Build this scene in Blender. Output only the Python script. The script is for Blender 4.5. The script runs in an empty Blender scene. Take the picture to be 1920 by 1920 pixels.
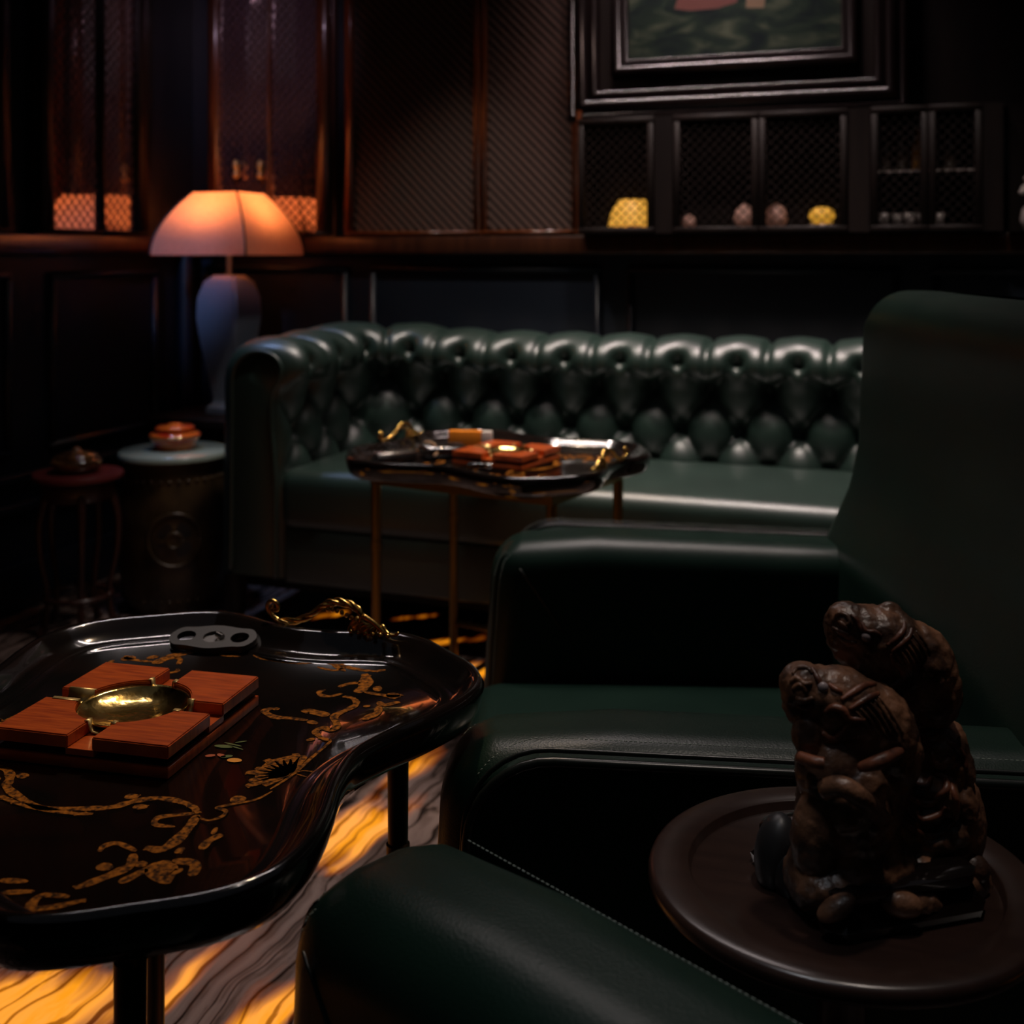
import bpy, bmesh, math, random
import numpy as np
from mathutils import Vector, Matrix, noise
from mathutils.bvhtree import BVHTree
random.seed(7)
PI = math.pi
R = math.radians
C = bpy.context.scene.collection
sc = bpy.context.scene
C20, S20 = math.cos(R(20)), math.sin(R(20))

# ------------------------------------------------------------------ camera, world, light, exposure
cam_d = bpy.data.cameras.new('camera')
cam = bpy.data.objects.new('camera', cam_d)
C.objects.link(cam)
cam.location = (0, 0, 1.08)
cam.rotation_euler = (R(90), 0, R(20))
cam_d.sensor_width = 36
cam_d.lens = 36 * 2200 / 1920
cam_d.shift_y = -0.25
cam_d.clip_start = 0.02
cam_d.dof.use_dof = True
cam_d.dof.focus_distance = 1.16
cam_d.dof.aperture_fstop = 5.6
sc.camera = cam

world = bpy.data.worlds.new('world')
sc.world = world
world.use_nodes = True
world.node_tree.nodes['Background'].inputs[0].default_value = (0.30, 0.38, 0.5, 1)
world.node_tree.nodes['Background'].inputs[1].default_value = 0.0

sc.view_settings.view_transform = 'Standard'
sc.view_settings.look = 'None'
sc.view_settings.gamma = 1.0
sc.view_settings.exposure = 0.0
sc.view_settings.use_curve_mapping = False
sc.cycles.use_denoising = True
sc.cycles.max_bounces = 8
sc.cycles.sample_clamp_indirect = 3.0


def room(X, D):
    """turn (right, ahead) of the seat into room coordinates"""
    return (C20 * X - S20 * D, S20 * X + C20 * D)


def spot(name, x, y, z, tx, ty, tz, watt, col, size=60, blend=0.6, rad=0.05):
    d = bpy.data.lights.new(name, 'SPOT')
    d.energy = watt
    d.color = col
    d.spot_size = R(size)
    d.spot_blend = blend
    d.shadow_soft_size = rad
    o = bpy.data.objects.new(name, d)
    C.objects.link(o)
    o.location = (x, y, z)
    o.rotation_euler = (Vector((tx, ty, tz)) - Vector((x, y, z))).to_track_quat('-Z', 'Y').to_euler()
    return o


def area(name, x, y, z, tx, ty, tz, watt, col, sx, sy):
    d = bpy.data.lights.new(name, 'AREA')
    d.energy = watt
    d.color = col
    d.shape = 'RECTANGLE'
    d.size = sx
    d.size_y = sy
    o = bpy.data.objects.new(name, d)
    C.objects.link(o)
    o.location = (x, y, z)
    o.rotation_euler = (Vector((tx, ty, tz)) - Vector((x, y, z))).to_track_quat('-Z', 'Y').to_euler()
    return o


WARM = (1.0, 0.72, 0.46)
NEUT = (1.0, 0.86, 0.76)
COOL = (0.36, 0.52, 1.0)
# ceiling downlights of the lounge
spot('ceiling_spot', -0.75, 1.95, 2.5, -0.80, 1.10, 0.6, 58, WARM, 28, 0.8, 0.03)
spot('ceiling_spot', -1.05, 3.00, 2.5, -0.98, 2.65, 0.6, 48, WARM, 32, 0.8, 0.03)
spot('ceiling_spot', -1.45, 2.93, 2.52, -1.45, 3.35, 0.6, 62, NEUT, 62, 0.9, 0.05)
spot('ceiling_spot', -0.70, 2.88, 2.52, -0.70, 3.35, 0.6, 58, NEUT, 62, 0.9, 0.05)
spot('ceiling_spot', 0.05, 2.84, 2.52, 0.0, 3.3, 0.6, 38, NEUT, 58, 0.9, 0.05)
spot('ceiling_spot', 0.08, 1.16, 2.5, -0.07, 1.04, 0.75, 24, NEUT, 34, 0.9, 0.04)
spot('wall_fill', -1.15, 2.3, 2.5, -1.16, 3.75, 1.45, 8, (1.0, 0.66, 0.56), 24, 0.9, 0.05)  # added fill, brightens the middle lattice
spot('wall_fill', -1.75, 2.0, 2.5, -2.42, 3.75, 1.75, 42, (0.9, 0.62, 0.85), 30, 0.9, 0.05)  # added purplish fill for the haze on the left mirrors
spot('corner_spot', -2.15, 1.75, 1.85, -2.46, 3.40, 1.08, 60, COOL, 18, 0.9, 0.06)  # added cool spot below ceiling height, turns the lamp base blue
spot('corner_spot', -2.45, 2.95, 2.40, -2.00, 3.12, 0.85, 34, COOL, 36, 0.9, 0.06)  # added cool rim light for the sofa arm and left wall
# slim linear fitting across the ceiling in front of the sofa
area('linear_fitting', -0.60, 2.62, 2.56, -0.60, 2.62, 0.6, 7, (1.0, 0.84, 0.78), 2.0, 0.03).data.spread = R(75)
area('linear_fitting', -1.15, 2.15, 2.56, -1.0, 1.6, 0.6, 2.6, (1.0, 0.86, 0.84), 1.5, 0.03).data.spread = R(72)  # second strip, added for highlights along the near tray rim
area('picture_fill', -0.70, 3.34, 2.55, -0.65, 3.60, 1.55, 4.6, (1.0, 0.78, 0.76), 0.8, 0.02).data.spread = R(70)  # added strip, puts highlights on the bottom frame moulding
spot('ceiling_spot', -0.45, 0.55, 2.5, -0.17, 0.80, 0.6, 16, (0.9, 0.93, 1.0), 17, 0.9, 0.08)  # added spot, brightens the arm of the near chair
# unseen overhead fill, added to lift the blacks like ceiling bounce
area('ceiling_fill', 0.3, 0.6, 2.6, 0.3, 0.6, 0, 1.2, (0.8, 0.85, 1.0), 4.0, 4.0)


# ------------------------------------------------------------------ helpers
def mat(name):
    m = bpy.data.materials.new(name)
    m.use_nodes = True
    nt = m.node_tree
    b = nt.nodes['Principled BSDF']
    return m, nt, b


def setp(b, **kw):
    names = {'col': 'Base Color', 'met': 'Metallic', 'rough': 'Roughness', 'coat': 'Coat Weight', 'coatr': 'Coat Roughness',
             'spec': 'Specular IOR Level', 'ecol': 'Emission Color', 'est': 'Emission Strength', 'trans': 'Transmission Weight', 'ior': 'IOR'}
    for k, v in kw.items():
        if k in ('col', 'ecol'):
            v = (v[0], v[1], v[2], 1)
        b.inputs[names[k]].default_value = v


def N(nt, typ, **kw):
    n = nt.nodes.new(typ)
    for k, v in kw.items():
        if k.startswith('i_'):
            n.inputs[k[2:].replace('_', ' ')].default_value = v
        else:
            setattr(n, k, v)
    return n


def L(nt, a, b):
    nt.links.new(a, b)


def noisecol(nt, b, c1, c2, scale=5, detail=4, lo=0.35, hi=0.65, stretch=(1, 1, 1), rot=(0, 0, 0)):
    tc = N(nt, 'ShaderNodeTexCoord')
    mp = N(nt, 'ShaderNodeMapping')
    mp.inputs['Scale'].default_value = stretch
    mp.inputs['Rotation'].default_value = rot
    nz = N(nt, 'ShaderNodeTexNoise')
    nz.inputs['Scale'].default_value = scale
    nz.inputs['Detail'].default_value = detail
    cr = N(nt, 'ShaderNodeValToRGB')
    cr.color_ramp.elements[0].position = lo
    cr.color_ramp.elements[1].position = hi
    cr.color_ramp.elements[0].color = (*c1, 1)
    cr.color_ramp.elements[1].color = (*c2, 1)
    L(nt, tc.outputs['Object'], mp.inputs[0])
    L(nt, mp.outputs[0], nz.inputs[0])
    L(nt, nz.outputs[0], cr.inputs[0])
    L(nt, cr.outputs[0], b.inputs['Base Color'])
    return mp, nz, cr


def bump(nt, b, scale=200, strength=0.2, dist=0.001, kind='noise', mp=None):
    if kind == 'noise':
        t = N(nt, 'ShaderNodeTexNoise')
        t.inputs['Detail'].default_value = 3
        out = t.outputs[0]
    else:
        t = N(nt, 'ShaderNodeTexVoronoi')
        out = t.outputs['Distance']
    t.inputs['Scale'].default_value = scale
    if mp is None:
        tc = N(nt, 'ShaderNodeTexCoord')
        L(nt, tc.outputs['Object'], t.inputs['Vector'])
    else:
        L(nt, mp.outputs[0], t.inputs['Vector'])
    bp = N(nt, 'ShaderNodeBump')
    bp.inputs['Strength'].default_value = strength
    bp.inputs['Distance'].default_value = dist
    L(nt, out, bp.inputs['Height'])
    L(nt, bp.outputs[0], b.inputs['Normal'])
    return bp


def simple(name, col, rough=0.5, met=0.0, coat=0.0, spec=0.5, **kw):
    m, nt, b = mat(name)
    setp(b, col=col, rough=rough, met=met, coat=coat, spec=spec, **kw)
    return m


M = {}
m, nt, b = mat('green_leather')
setp(b, rough=0.36, spec=0.5)
noisecol(nt, b, (0.013, 0.034, 0.025), (0.018, 0.044, 0.032), 6, 3)
bump(nt, b, 420, 0.22, 0.0006, 'voronoi')
M['leather'] = m
m, nt, b = mat('sofa_leather')
setp(b, rough=0.40, spec=1.0)
noisecol(nt, b, (0.010, 0.025, 0.019), (0.014, 0.033, 0.025), 5, 3)
bump(nt, b, 260, 0.12, 0.0006, 'voronoi')
M['sofa'] = m
m, nt, b = mat('armchair_leather')
setp(b, rough=0.36, spec=0.34)
noisecol(nt, b, (0.0045, 0.0185, 0.0125), (0.0075, 0.025, 0.0165), 6, 3)
bump(nt, b, 420, 0.25, 0.0006, 'voronoi')
M['chair'] = m
M['piping'] = simple('piping_leather', (0.012, 0.016, 0.014), 0.28)
M['stitch'] = simple('stitch_thread', (0.30, 0.36, 0.32), 0.7)
m, nt, b = mat('black_lacquer')
setp(b, col=(0.006, 0.005, 0.005), rough=0.13, coat=1.0, coatr=0.04, spec=0.6)
noisecol(nt, b, (0.004, 0.004, 0.004), (0.010, 0.006, 0.005), 9, 4)
M['lacquer'] = m
m, nt, b = mat('gilt_paint')
setp(b, rough=0.6, met=0.0, spec=.05)
noisecol(nt, b, (0.02, 0.008, 0.003), (0.40, 0.135, 0.012), 240, 5, 0.36, 0.66)
M['gilt'] = m
m, nt, b = mat('polished_brass')
setp(b, col=(0.78, 0.52, 0.16), rough=0.17, met=1.0)
noisecol(nt, b, (0.60, 0.38, 0.10), (0.90, 0.64, 0.22), 55, 4, 0.35, 0.55)
bump(nt, b, 70, 0.35, 0.002)
M['brass'] = m
M['brass_handle'] = simple('gilt_bronze', (0.80, 0.50, 0.14), 0.22, 1.0)
M['brass_satin'] = simple('satin_brass', (0.80, 0.60, 0.26), 0.42, 1.0)
M['brass_dull'] = simple('brushed_brass', (0.30, 0.20, 0.075), 0.36, 1.0)
m, nt, b = mat('mahogany')
setp(b, rough=0.30, coat=0.3, coatr=0.12)
noisecol(nt, b, (0.30, 0.040, 0.006), (0.58, 0.105, 0.012), 26, 6, 0.3, 0.7, (1, 9, 1))
M['mahogany'] = m
m, nt, b = mat('cabinet_wood')
setp(b, rough=0.30, coat=0.3)
noisecol(nt, b, (0.030, 0.010, 0.006), (0.065, 0.022, 0.010), 7, 5, 0.3, 0.7, (6, 6, 0.6))
M['cabwood'] = m
m, nt, b = mat('dark_stained_wood')
setp(b, rough=0.5, spec=.18)
noisecol(nt, b, (0.005, 0.003, 0.003), (0.010, 0.006, 0.005), 7, 5, 0.3, 0.7, (6, 6, 0.6))
M['darkwood'] = m
m, nt, b = mat('red_brown_wood')
setp(b, rough=0.28, coat=0.4)
noisecol(nt, b, (0.14, 0.036, 0.012), (0.22, 0.06, 0.018), 7, 5, 0.3, 0.7, (6, 6, 0.6))
M['redwood'] = m
m, nt, b = mat('blue_black_paint')
setp(b, rough=0.40)
noisecol(nt, b, (0.005, 0.008, 0.015), (0.007, 0.011, 0.019), 3, 3)
M['wainscot'] = m
m, nt, b = mat('dark_plaster')
setp(b, rough=0.8)
noisecol(nt, b, (0.008, 0.007, 0.007), (0.012, 0.010, 0.010), 4, 3)
M['plaster'] = m
# mirror behind the lattice; its purple-brown diffuse veil paints in reflected haze
m, nt, b = mat('veiled_mirror')
setp(b, col=(0.85, 0.74, 0.72), rough=0.05, met=1.0)
df = N(nt, 'ShaderNodeBsdfDiffuse')
df.inputs[0].default_value = (0.42, 0.27, 0.36, 1)
mx = N(nt, 'ShaderNodeMixShader')
nz = N(nt, 'ShaderNodeTexNoise')
nz.inputs['Scale'].default_value = 3
tc = N(nt, 'ShaderNodeTexCoord')
L(nt, tc.outputs['Object'], nz.inputs['Vector'])
mr = N(nt, 'ShaderNodeMapRange')
mr.inputs['To Min'].default_value = 0.06
mr.inputs['To Max'].default_value = 0.16
L(nt, nz.outputs[0], mr.inputs[0])
L(nt, mr.outputs[0], mx.inputs[0])
L(nt, b.outputs[0], mx.inputs[1])
L(nt, df.outputs[0], mx.inputs[2])
L(nt, mx.outputs[0], nt.nodes['Material Output'].inputs[0])
M['mirror'] = m
M['glass_dark'] = simple('smoked_panel', (0.012, 0.008, 0.008), 0.5, 0.0)
M['lattice'] = simple('bronze_wire', (0.016, 0.009, 0.008), 0.5, 0.3)
M['lattice_lit'] = simple('lit_bronze_strip', (0.13, 0.08, 0.065), 0.5, 0.3)  # paler copy of the lattice bronze, with its lit look in the colour
M['black'] = simple('black_plastic', (0.010, 0.010, 0.011), 0.3)
M['blackmatte'] = simple('black_rubber', (0.02, 0.02, 0.022), 0.42)
M['silver'] = simple('brushed_steel', (0.7, 0.68, 0.66), 0.22, 1.0)
M['orange'] = simple('orange_card', (0.85, 0.26, 0.02), 0.4)
M['white'] = simple('white_card', (0.6, 0.56, 0.52), 0.5)
M['cord'] = simple('tan_cord', (0.30, 0.17, 0.09), 0.7)
M['green_paint'] = simple('painted_leaf', (0.10, 0.13, 0.03), 0.4)
M['orange_paint'] = simple('painted_tulip', (0.80, 0.32, 0.03), 0.4)
M['red_paint'] = simple('painted_bud', (0.45, 0.10, 0.03), 0.4)
m, nt, b = mat('red_glaze')
setp(b, rough=0.12, coat=1.0, coatr=0.05)
noisecol(nt, b, (0.55, 0.03, 0.01), (0.75, 0.16, 0.02), 16, 3, 0.4, 0.6, (1, 1, 3))
M['redglaze'] = m
m, nt, b = mat('brown_glaze')
setp(b, rough=0.15, coat=1.0, coatr=0.05)
noisecol(nt, b, (0.05, 0.022, 0.010), (0.20, 0.09, 0.03), 16, 3, 0.4, 0.6, (1, 1, 3))
M['brownglaze'] = m
M['celadon'] = simple('celadon_glaze', (0.30, 0.36, 0.30), 0.2, coat=0.7)
m, nt, b = mat('ochre_glaze')
setp(b, rough=0.35)
noisecol(nt, b, (0.025, 0.016, 0.007), (0.07, 0.042, 0.018), 12, 4)
M['ochre'] = m
M['maroon'] = simple('maroon_lacquer', (0.14, 0.025, 0.025), 0.3)
M['rosewood'] = simple('rosewood', (0.04, 0.014, 0.010), 0.3)
M['lampbase'] = simple('slate_ceramic', (0.15, 0.18, 0.24), 0.30)
m, nt, b = mat('tabletop_brown')
setp(b, rough=0.30, coat=0.3, coatr=0.2)
noisecol(nt, b, (0.026, 0.013, 0.010), (0.038, 0.019, 0.014), 9, 5, 0.3, 0.7, (2, 9, 1))
M['tabletop'] = m
m, nt, b = mat('carved_wood')
setp(b, rough=0.38, spec=0.5)
mp, nz, cr = noisecol(nt, b, (0.055, 0.028, 0.018), (0.28, 0.13, 0.07), 40, 5, 0.40, 0.66)
bump(nt, b, 130, 0.5, 0.003)
M['carved'] = m
m, nt, b = mat('carved_wood_rust')
setp(b, rough=0.4)
noisecol(nt, b, (0.07, 0.025, 0.016), (0.24, 0.08, 0.04), 40, 4, 0.4, 0.6)
bump(nt, b, 160, 0.4, 0.002)
M['rust'] = m
M['eye'] = simple('bead_eye', (0.32, 0.26, 0.26), 0.25)
# lamp shade: pleated linen lit from inside
m, nt, b = mat('linen_shade')
nt.nodes.remove(b)
tc = N(nt, 'ShaderNodeTexCoord')
nz = N(nt, 'ShaderNodeTexNoise')
nz.inputs['Scale'].default_value = 60
mp = N(nt, 'ShaderNodeMapping')
mp.inputs['Scale'].default_value = (1, 1, 7)
L(nt, tc.outputs['Object'], mp.inputs[0])
L(nt, mp.outputs[0], nz.inputs[0])
cr = N(nt, 'ShaderNodeValToRGB')
cr.color_ramp.elements[0].position = 0.3
cr.color_ramp.elements[1].position = 0.7
cr.color_ramp.elements[0].color = (0.72, 0.36, 0.26, 1)
cr.color_ramp.elements[1].color = (0.92, 0.52, 0.38, 1)
L(nt, nz.outputs[0], cr.inputs[0])
d1 = N(nt, 'ShaderNodeBsdfDiffuse')
d2 = N(nt, 'ShaderNodeBsdfTranslucent')
mx = N(nt, 'ShaderNodeMixShader')
mx.inputs[0].default_value = 0.5
L(nt, cr.outputs[0], d1.inputs[0])
L(nt, cr.outputs[0], d2.inputs[0])
L(nt, d1.outputs[0], mx.inputs[1])
L(nt, d2.outputs[0], mx.inputs[2])
L(nt, mx.outputs[0], nt.nodes['Material Output'].inputs[0])
M['shade'] = m
M['seam'] = simple('shade_seam', (0.05, 0.03, 0.03), 0.7)
M['frame'] = simple('picture_frame_black', (0.008, 0.005, 0.005), 0.20, coat=.3, coatr=.15)
M['bulb'] = simple('bulb', (1, 0.8, 0.6), 0.5, ecol=(1.0, 0.55, 0.2), est=6)
M['amber_refl'] = simple('amber_reflection_glow', (0.8, 0.45, 0.1), 0.5, ecol=(1.0, 0.47, 0.04), est=0.42)  # glow stands in for lamplight reflected in the bay glass
M['rosy_refl'] = simple('rosy_reflection_glow', (0.6, 0.35, 0.3), 0.5, ecol=(0.9, 0.36, 0.22), est=0.045)  # faint glow put in for reflected spots in the bay glass
M['bottle'] = simple('bottle_glass', (0.05, 0.035, 0.02), 0.08, 0.0, coat=1.0)
M['tumbler'] = simple('tumbler_glass', (0.34, 0.29, 0.28), 0.15, 0.2)
M['orangejar'] = simple('amber_standin', (0.55, 0.24, 0.03), 0.2)


def finish(bm, name, mt, parent=None, smooth=True, auto=None, loc=None, rotz=None):
    me = bpy.data.meshes.new(name)
    bmesh.ops.recalc_face_normals(bm, faces=bm.faces)
    bm.to_mesh(me)
    bm.free()
    me.materials.append(mt)
    if smooth:
        me.polygons.foreach_set('use_smooth', [True] * len(me.polygons))
        if auto is not None:
            try:
                me.set_sharp_from_angle(angle=R(auto))
            except Exception:
                pass
    o = bpy.data.objects.new(name, me)
    C.objects.link(o)
    if parent:
        o.parent = parent
    if loc:
        o.location = loc
    if rotz is not None:
        o.rotation_euler = (0, 0, rotz)
    return o


def thing(name, label, cat, loc=(0, 0, 0), rotz=0, group=None):
    o = bpy.data.objects.new(name, None)
    C.objects.link(o)
    o.empty_display_size = 0.05
    o.location = loc
    o.rotation_euler = (0, 0, rotz)
    o['label'] = label
    o['category'] = cat
    if group:
        o['group'] = group
    return o


def tag(o, label, cat, group=None, kind=None):
    o['label'] = label
    o['category'] = cat
    if group:
        o['group'] = group
    if kind:
        o['kind'] = kind
    return o


def struct(o):
    o['kind'] = 'structure'
    return o


def dup(root, loc, rotz, label):
    r = root.copy()
    C.objects.link(r)
    r.location = loc
    r.rotation_euler = (0, 0, rotz)
    r['label'] = label
    for ch in list(root.children):
        c = ch.copy()
        C.objects.link(c)
        c.parent = r
        for g in list(ch.children):
            d = g.copy()
            C.objects.link(d)
            d.parent = c
    return r


def box(bm, x0, x1, y0, y1, z0, z1, mtx=None):
    vs = [bm.verts.new((x, y, z)) for z in (z0, z1) for y in (y0, y1) for x in (x0, x1)]
    for f in ((0, 1, 3, 2), (4, 6, 7, 5), (0, 4, 5, 1), (2, 3, 7, 6), (0, 2, 6, 4), (1, 5, 7, 3)):
        bm.faces.new([vs[i] for i in f])
    if mtx is not None:
        for v in vs:
            v.co = mtx @ v.co
    return vs


def boxb(x0, x1, y0, y1, z0, z1):
    bm = bmesh.new()
    box(bm, x0, x1, y0, y1, z0, z1)
    return bm


def rbox(x0, x1, y0, y1, z0, z1, r, seg=4, cuts=0):
    """box with rounded edges"""
    bm = bmesh.new()
    box(bm, x0, x1, y0, y1, z0, z1)
    bmesh.ops.bevel(bm, geom=bm.edges[:], offset=r, segments=seg, profile=0.5, affect='EDGES')
    if cuts:
        for ax in range(3):
            lo, hi = ((x0, x1), (y0, y1), (z0, z1))[ax]
            for k in range(1, cuts):
                p = [0, 0, 0]
                p[ax] = lo + r + (hi - lo - 2 * r) * k / cuts
                n = [0, 0, 0]
                n[ax] = 1
                bmesh.ops.bisect_plane(bm, geom=bm.verts[:] + bm.edges[:] + bm.faces[:], plane_co=p, plane_no=n)
    return bm


def tube(bm, pts, rad, seg=8, cap=True):
    pts = [Vector(p) for p in pts]
    n = len(pts)
    rads = rad if isinstance(rad, (list, tuple)) else [rad] * n
    rings = []
    up = Vector((0, 0, 1))
    prev = None
    for i, p in enumerate(pts):
        t = (pts[min(i + 1, n - 1)] - pts[max(i - 1, 0)])
        if t.length < 1e-9:
            t = Vector((0, 0, 1))
        t.normalize()
        if prev is None:
            a = t.cross(up)
            if a.length < 0.05:
                a = t.cross(Vector((1, 0, 0)))
        else:
            a = prev - t * prev.dot(t)
        a.normalize()
        prev = a
        bvec = t.cross(a)
        rings.append([bm.verts.new(p + (a * math.cos(2 * PI * k / seg) + bvec * math.sin(2 * PI * k / seg)) * rads[i]) for k in range(seg)])
    for i in range(n - 1):
        for k in range(seg):
            bm.faces.new((rings[i][k], rings[i][(k + 1) % seg], rings[i + 1][(k + 1) % seg], rings[i + 1][k]))
    if cap:
        bm.faces.new(rings[0][::-1])
        bm.faces.new(rings[-1])


def lathe(bm, prof, seg=32, c=(0, 0, 0), phase=0.0, sx=1, sy=1):
    rings = []
    for r, z in prof:
        if r < 1e-6:
            rings.append([bm.verts.new((c[0], c[1], c[2] + z))])
        else:
            rings.append([bm.verts.new((c[0] + sx * r * math.cos(phase + 2 * PI * k / seg), c[1] + sy * r * math.sin(phase + 2 * PI * k / seg), c[2] + z)) for k in range(seg)])
    for a, b_ in zip(rings, rings[1:]):
        if len(a) == 1 and len(b_) == 1:
            continue
        for k in range(seg):
            k2 = (k + 1) % seg
            if len(a) == 1:
                bm.faces.new((a[0], b_[k2], b_[k]))
            elif len(b_) == 1:
                bm.faces.new((a[k], a[k2], b_[0]))
            else:
                bm.faces.new((a[k], a[k2], b_[k2], b_[k]))


def prism(bm, pts, z0, z1):
    lo = [bm.verts.new((x, y, z0)) for x, y in pts]
    hi = [bm.verts.new((x, y, z1)) for x, y in pts]
    n = len(pts)
    bm.faces.new(lo[::-1])
    bm.faces.new(hi)
    for k in range(n):
        bm.faces.new((lo[k], lo[(k + 1) % n], hi[(k + 1) % n], hi[k]))


def ell(bm, c, r, rot=None, seg=16):
    g = bmesh.ops.create_uvsphere(bm, u_segments=seg, v_segments=max(6, seg // 2 + 2), radius=1)
    mt = Matrix.Translation(Vector(c))
    if rot is not None:
        mt = mt @ rot
    mt = mt @ Matrix.Diagonal((r[0], r[1], r[2], 1))
    for v in g['verts']:
        v.co = mt @ v.co


def spline(pts, n=8, closed=False):
    """Catmull-Rom through the points"""
    P = [Vector(p) if len(p) == 3 else Vector((p[0], p[1], 0)) for p in pts]
    out = []
    m_ = len(P)
    rng = m_ if closed else m_ - 1
    for i in range(rng):
        if closed:
            a, b_, c, d = P[(i - 1) % m_], P[i], P[(i + 1) % m_], P[(i + 2) % m_]
        else:
            a, b_, c, d = P[max(i - 1, 0)], P[i], P[i + 1], P[min(i + 2, m_ - 1)]
        for k in range(n):
            t = k / n
            out.append(0.5 * ((2 * b_) + (c - a) * t + (2 * a - 5 * b_ + 4 * c - d) * t * t + (3 * b_ - a - 3 * c + d) * t ** 3))
    if not closed:
        out.append(P[-1])
    return out

# ------------------------------------------------------------------ the room
XL, XR, YB, YF, ZC = -2.65, 3.2, 3.755, -2.6, 2.62
# floor: backlit onyx slabs, dark zebra veins with amber parts that glow
GLOW = [(-1.24, 1.33, .30, .13, 40, 1.0), (-1.45, 1.52, .26, .12, 50, 1.0), (-1.07, 1.93, .26, .10, 72, 1.0), (-0.955, 1.95, .10, .05, 70, .0),
        (-1.035, 2.26, .16, .06, 80, .9), (-1.12, 2.84, .12, .08, 60, 1.0), (-1.30, 3.02, .15, .04, 40, .8), (-1.47, 3.20, .10, .03, 40, .65),
        (-0.885, 1.46, .13, .05, 75, 1.0), (-1.69, 3.16, .12, .03, 45, .62), (-1.20, 1.62, .10, .03, 60, .9), (-1.9, 2.2, .3, .15, 45, .9), (-0.5, 2.3, .3, .12, 60, .9),
        (-2.2, 1.4, .3, .15, 45, .9), (-0.62, 1.25, .15, .05, 70, .8), (0.7, 2.4, .4, .15, 30, .8), (1.6, 1.2, .4, .2, 60, .8), (-1.6, .6, .4, .2, 60, .8), (0.9, -.8, .4, .2, 60, .8)]
nx, ny = 300, 326
xs = np.linspace(XL, XR, nx)
ys = np.linspace(YF, YB, ny)
gx, gy = np.meshgrid(xs, ys)
gl = np.zeros_like(gx)
for (cx, cy, a, b_, an, w) in GLOW:
    ca, sa = math.cos(R(an)), math.sin(R(an))
    u = (gx - cx) * ca + (gy - cy) * sa
    v = -(gx - cx) * sa + (gy - cy) * ca
    gl = np.maximum(gl, w * np.exp(-((u / a) ** 2 + (v / b_) ** 2) * 0.9))
verts = np.stack([gx.ravel(), gy.ravel(), np.zeros(gx.size)], 1)
idx = np.arange(gx.size).reshape(ny, nx)
faces = np.stack([idx[:-1, :-1].ravel(), idx[:-1, 1:].ravel(), idx[1:, 1:].ravel(), idx[1:, :-1].ravel()], 1)
me = bpy.data.meshes.new('floor')
me.from_pydata(verts.tolist(), [], faces.tolist())
at = me.attributes.new('amber', 'FLOAT', 'POINT')
at.data.foreach_set('value', gl.ravel().astype(np.float32))
m, nt, b = mat('backlit_onyx')
setp(b, rough=0.16, spec=0.5)
tc = N(nt, 'ShaderNodeTexCoord')
mp = N(nt, 'ShaderNodeMapping')
mp.inputs['Scale'].default_value = (1, 0.16, 1)
mp.inputs['Rotation'].default_value = (0, 0, R(14))
L(nt, tc.outputs['Object'], mp.inputs[0])
dn = N(nt, 'ShaderNodeTexNoise')
dn.inputs['Scale'].default_value = 2.2
dn.inputs['Detail'].default_value = 3
L(nt, tc.outputs['Object'], dn.inputs['Vector'])
va = N(nt, 'ShaderNodeVectorMath', operation='MULTIPLY_ADD')
va.inputs[1].default_value = (0.22, 0.22, 0)
L(nt, dn.outputs['Color'], va.inputs[0])
L(nt, mp.outputs[0], va.inputs[2])
n1 = N(nt, 'ShaderNodeTexNoise')
n1.inputs['Scale'].default_value = 34
n1.inputs['Detail'].default_value = 5
n1.inputs['Roughness'].default_value = 0.62
L(nt, va.outputs[0], n1.inputs['Vector'])
cr = N(nt, 'ShaderNodeValToRGB')
e = cr.color_ramp.elements
e[0].position, e[0].color = 0.36, (0.015, 0.009, 0.007, 1)
e[1].position, e[1].color = 0.66, (0.26, 0.19, 0.165, 1)
x = e.new(0.45); x.color = (0.12, 0.082, 0.068, 1)
x = e.new(0.53); x.color = (0.21, 0.15, 0.13, 1)
L(nt, n1.outputs[0], cr.inputs[0])
# thin dark veins
wv = N(nt, 'ShaderNodeTexWave', wave_type='BANDS', bands_direction='X')
wv.inputs['Scale'].default_value = 9
wv.inputs['Distortion'].default_value = 7
wv.inputs['Detail'].default_value = 4
wv.inputs['Detail Scale'].default_value = 1.6
L(nt, va.outputs[0], wv.inputs['Vector'])
vr = N(nt, 'ShaderNodeValToRGB')
vr.color_ramp.elements[0].position = 0.02
vr.color_ramp.elements[0].color = (0.16, 0.12, 0.10, 1)
vr.color_ramp.elements[1].position = 0.11
vr.color_ramp.elements[1].color = (1, 1, 1, 1)
L(nt, wv.outputs['Fac'], vr.inputs[0])
mul = N(nt, 'ShaderNodeMix', data_type='RGBA', blend_type='MULTIPLY')
mul.inputs['Factor'].default_value = 1
L(nt, cr.outputs[0], mul.inputs['A'])
L(nt, vr.outputs[0], mul.inputs['B'])
L(nt, mul.outputs['Result'], b.inputs['Base Color'])
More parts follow.
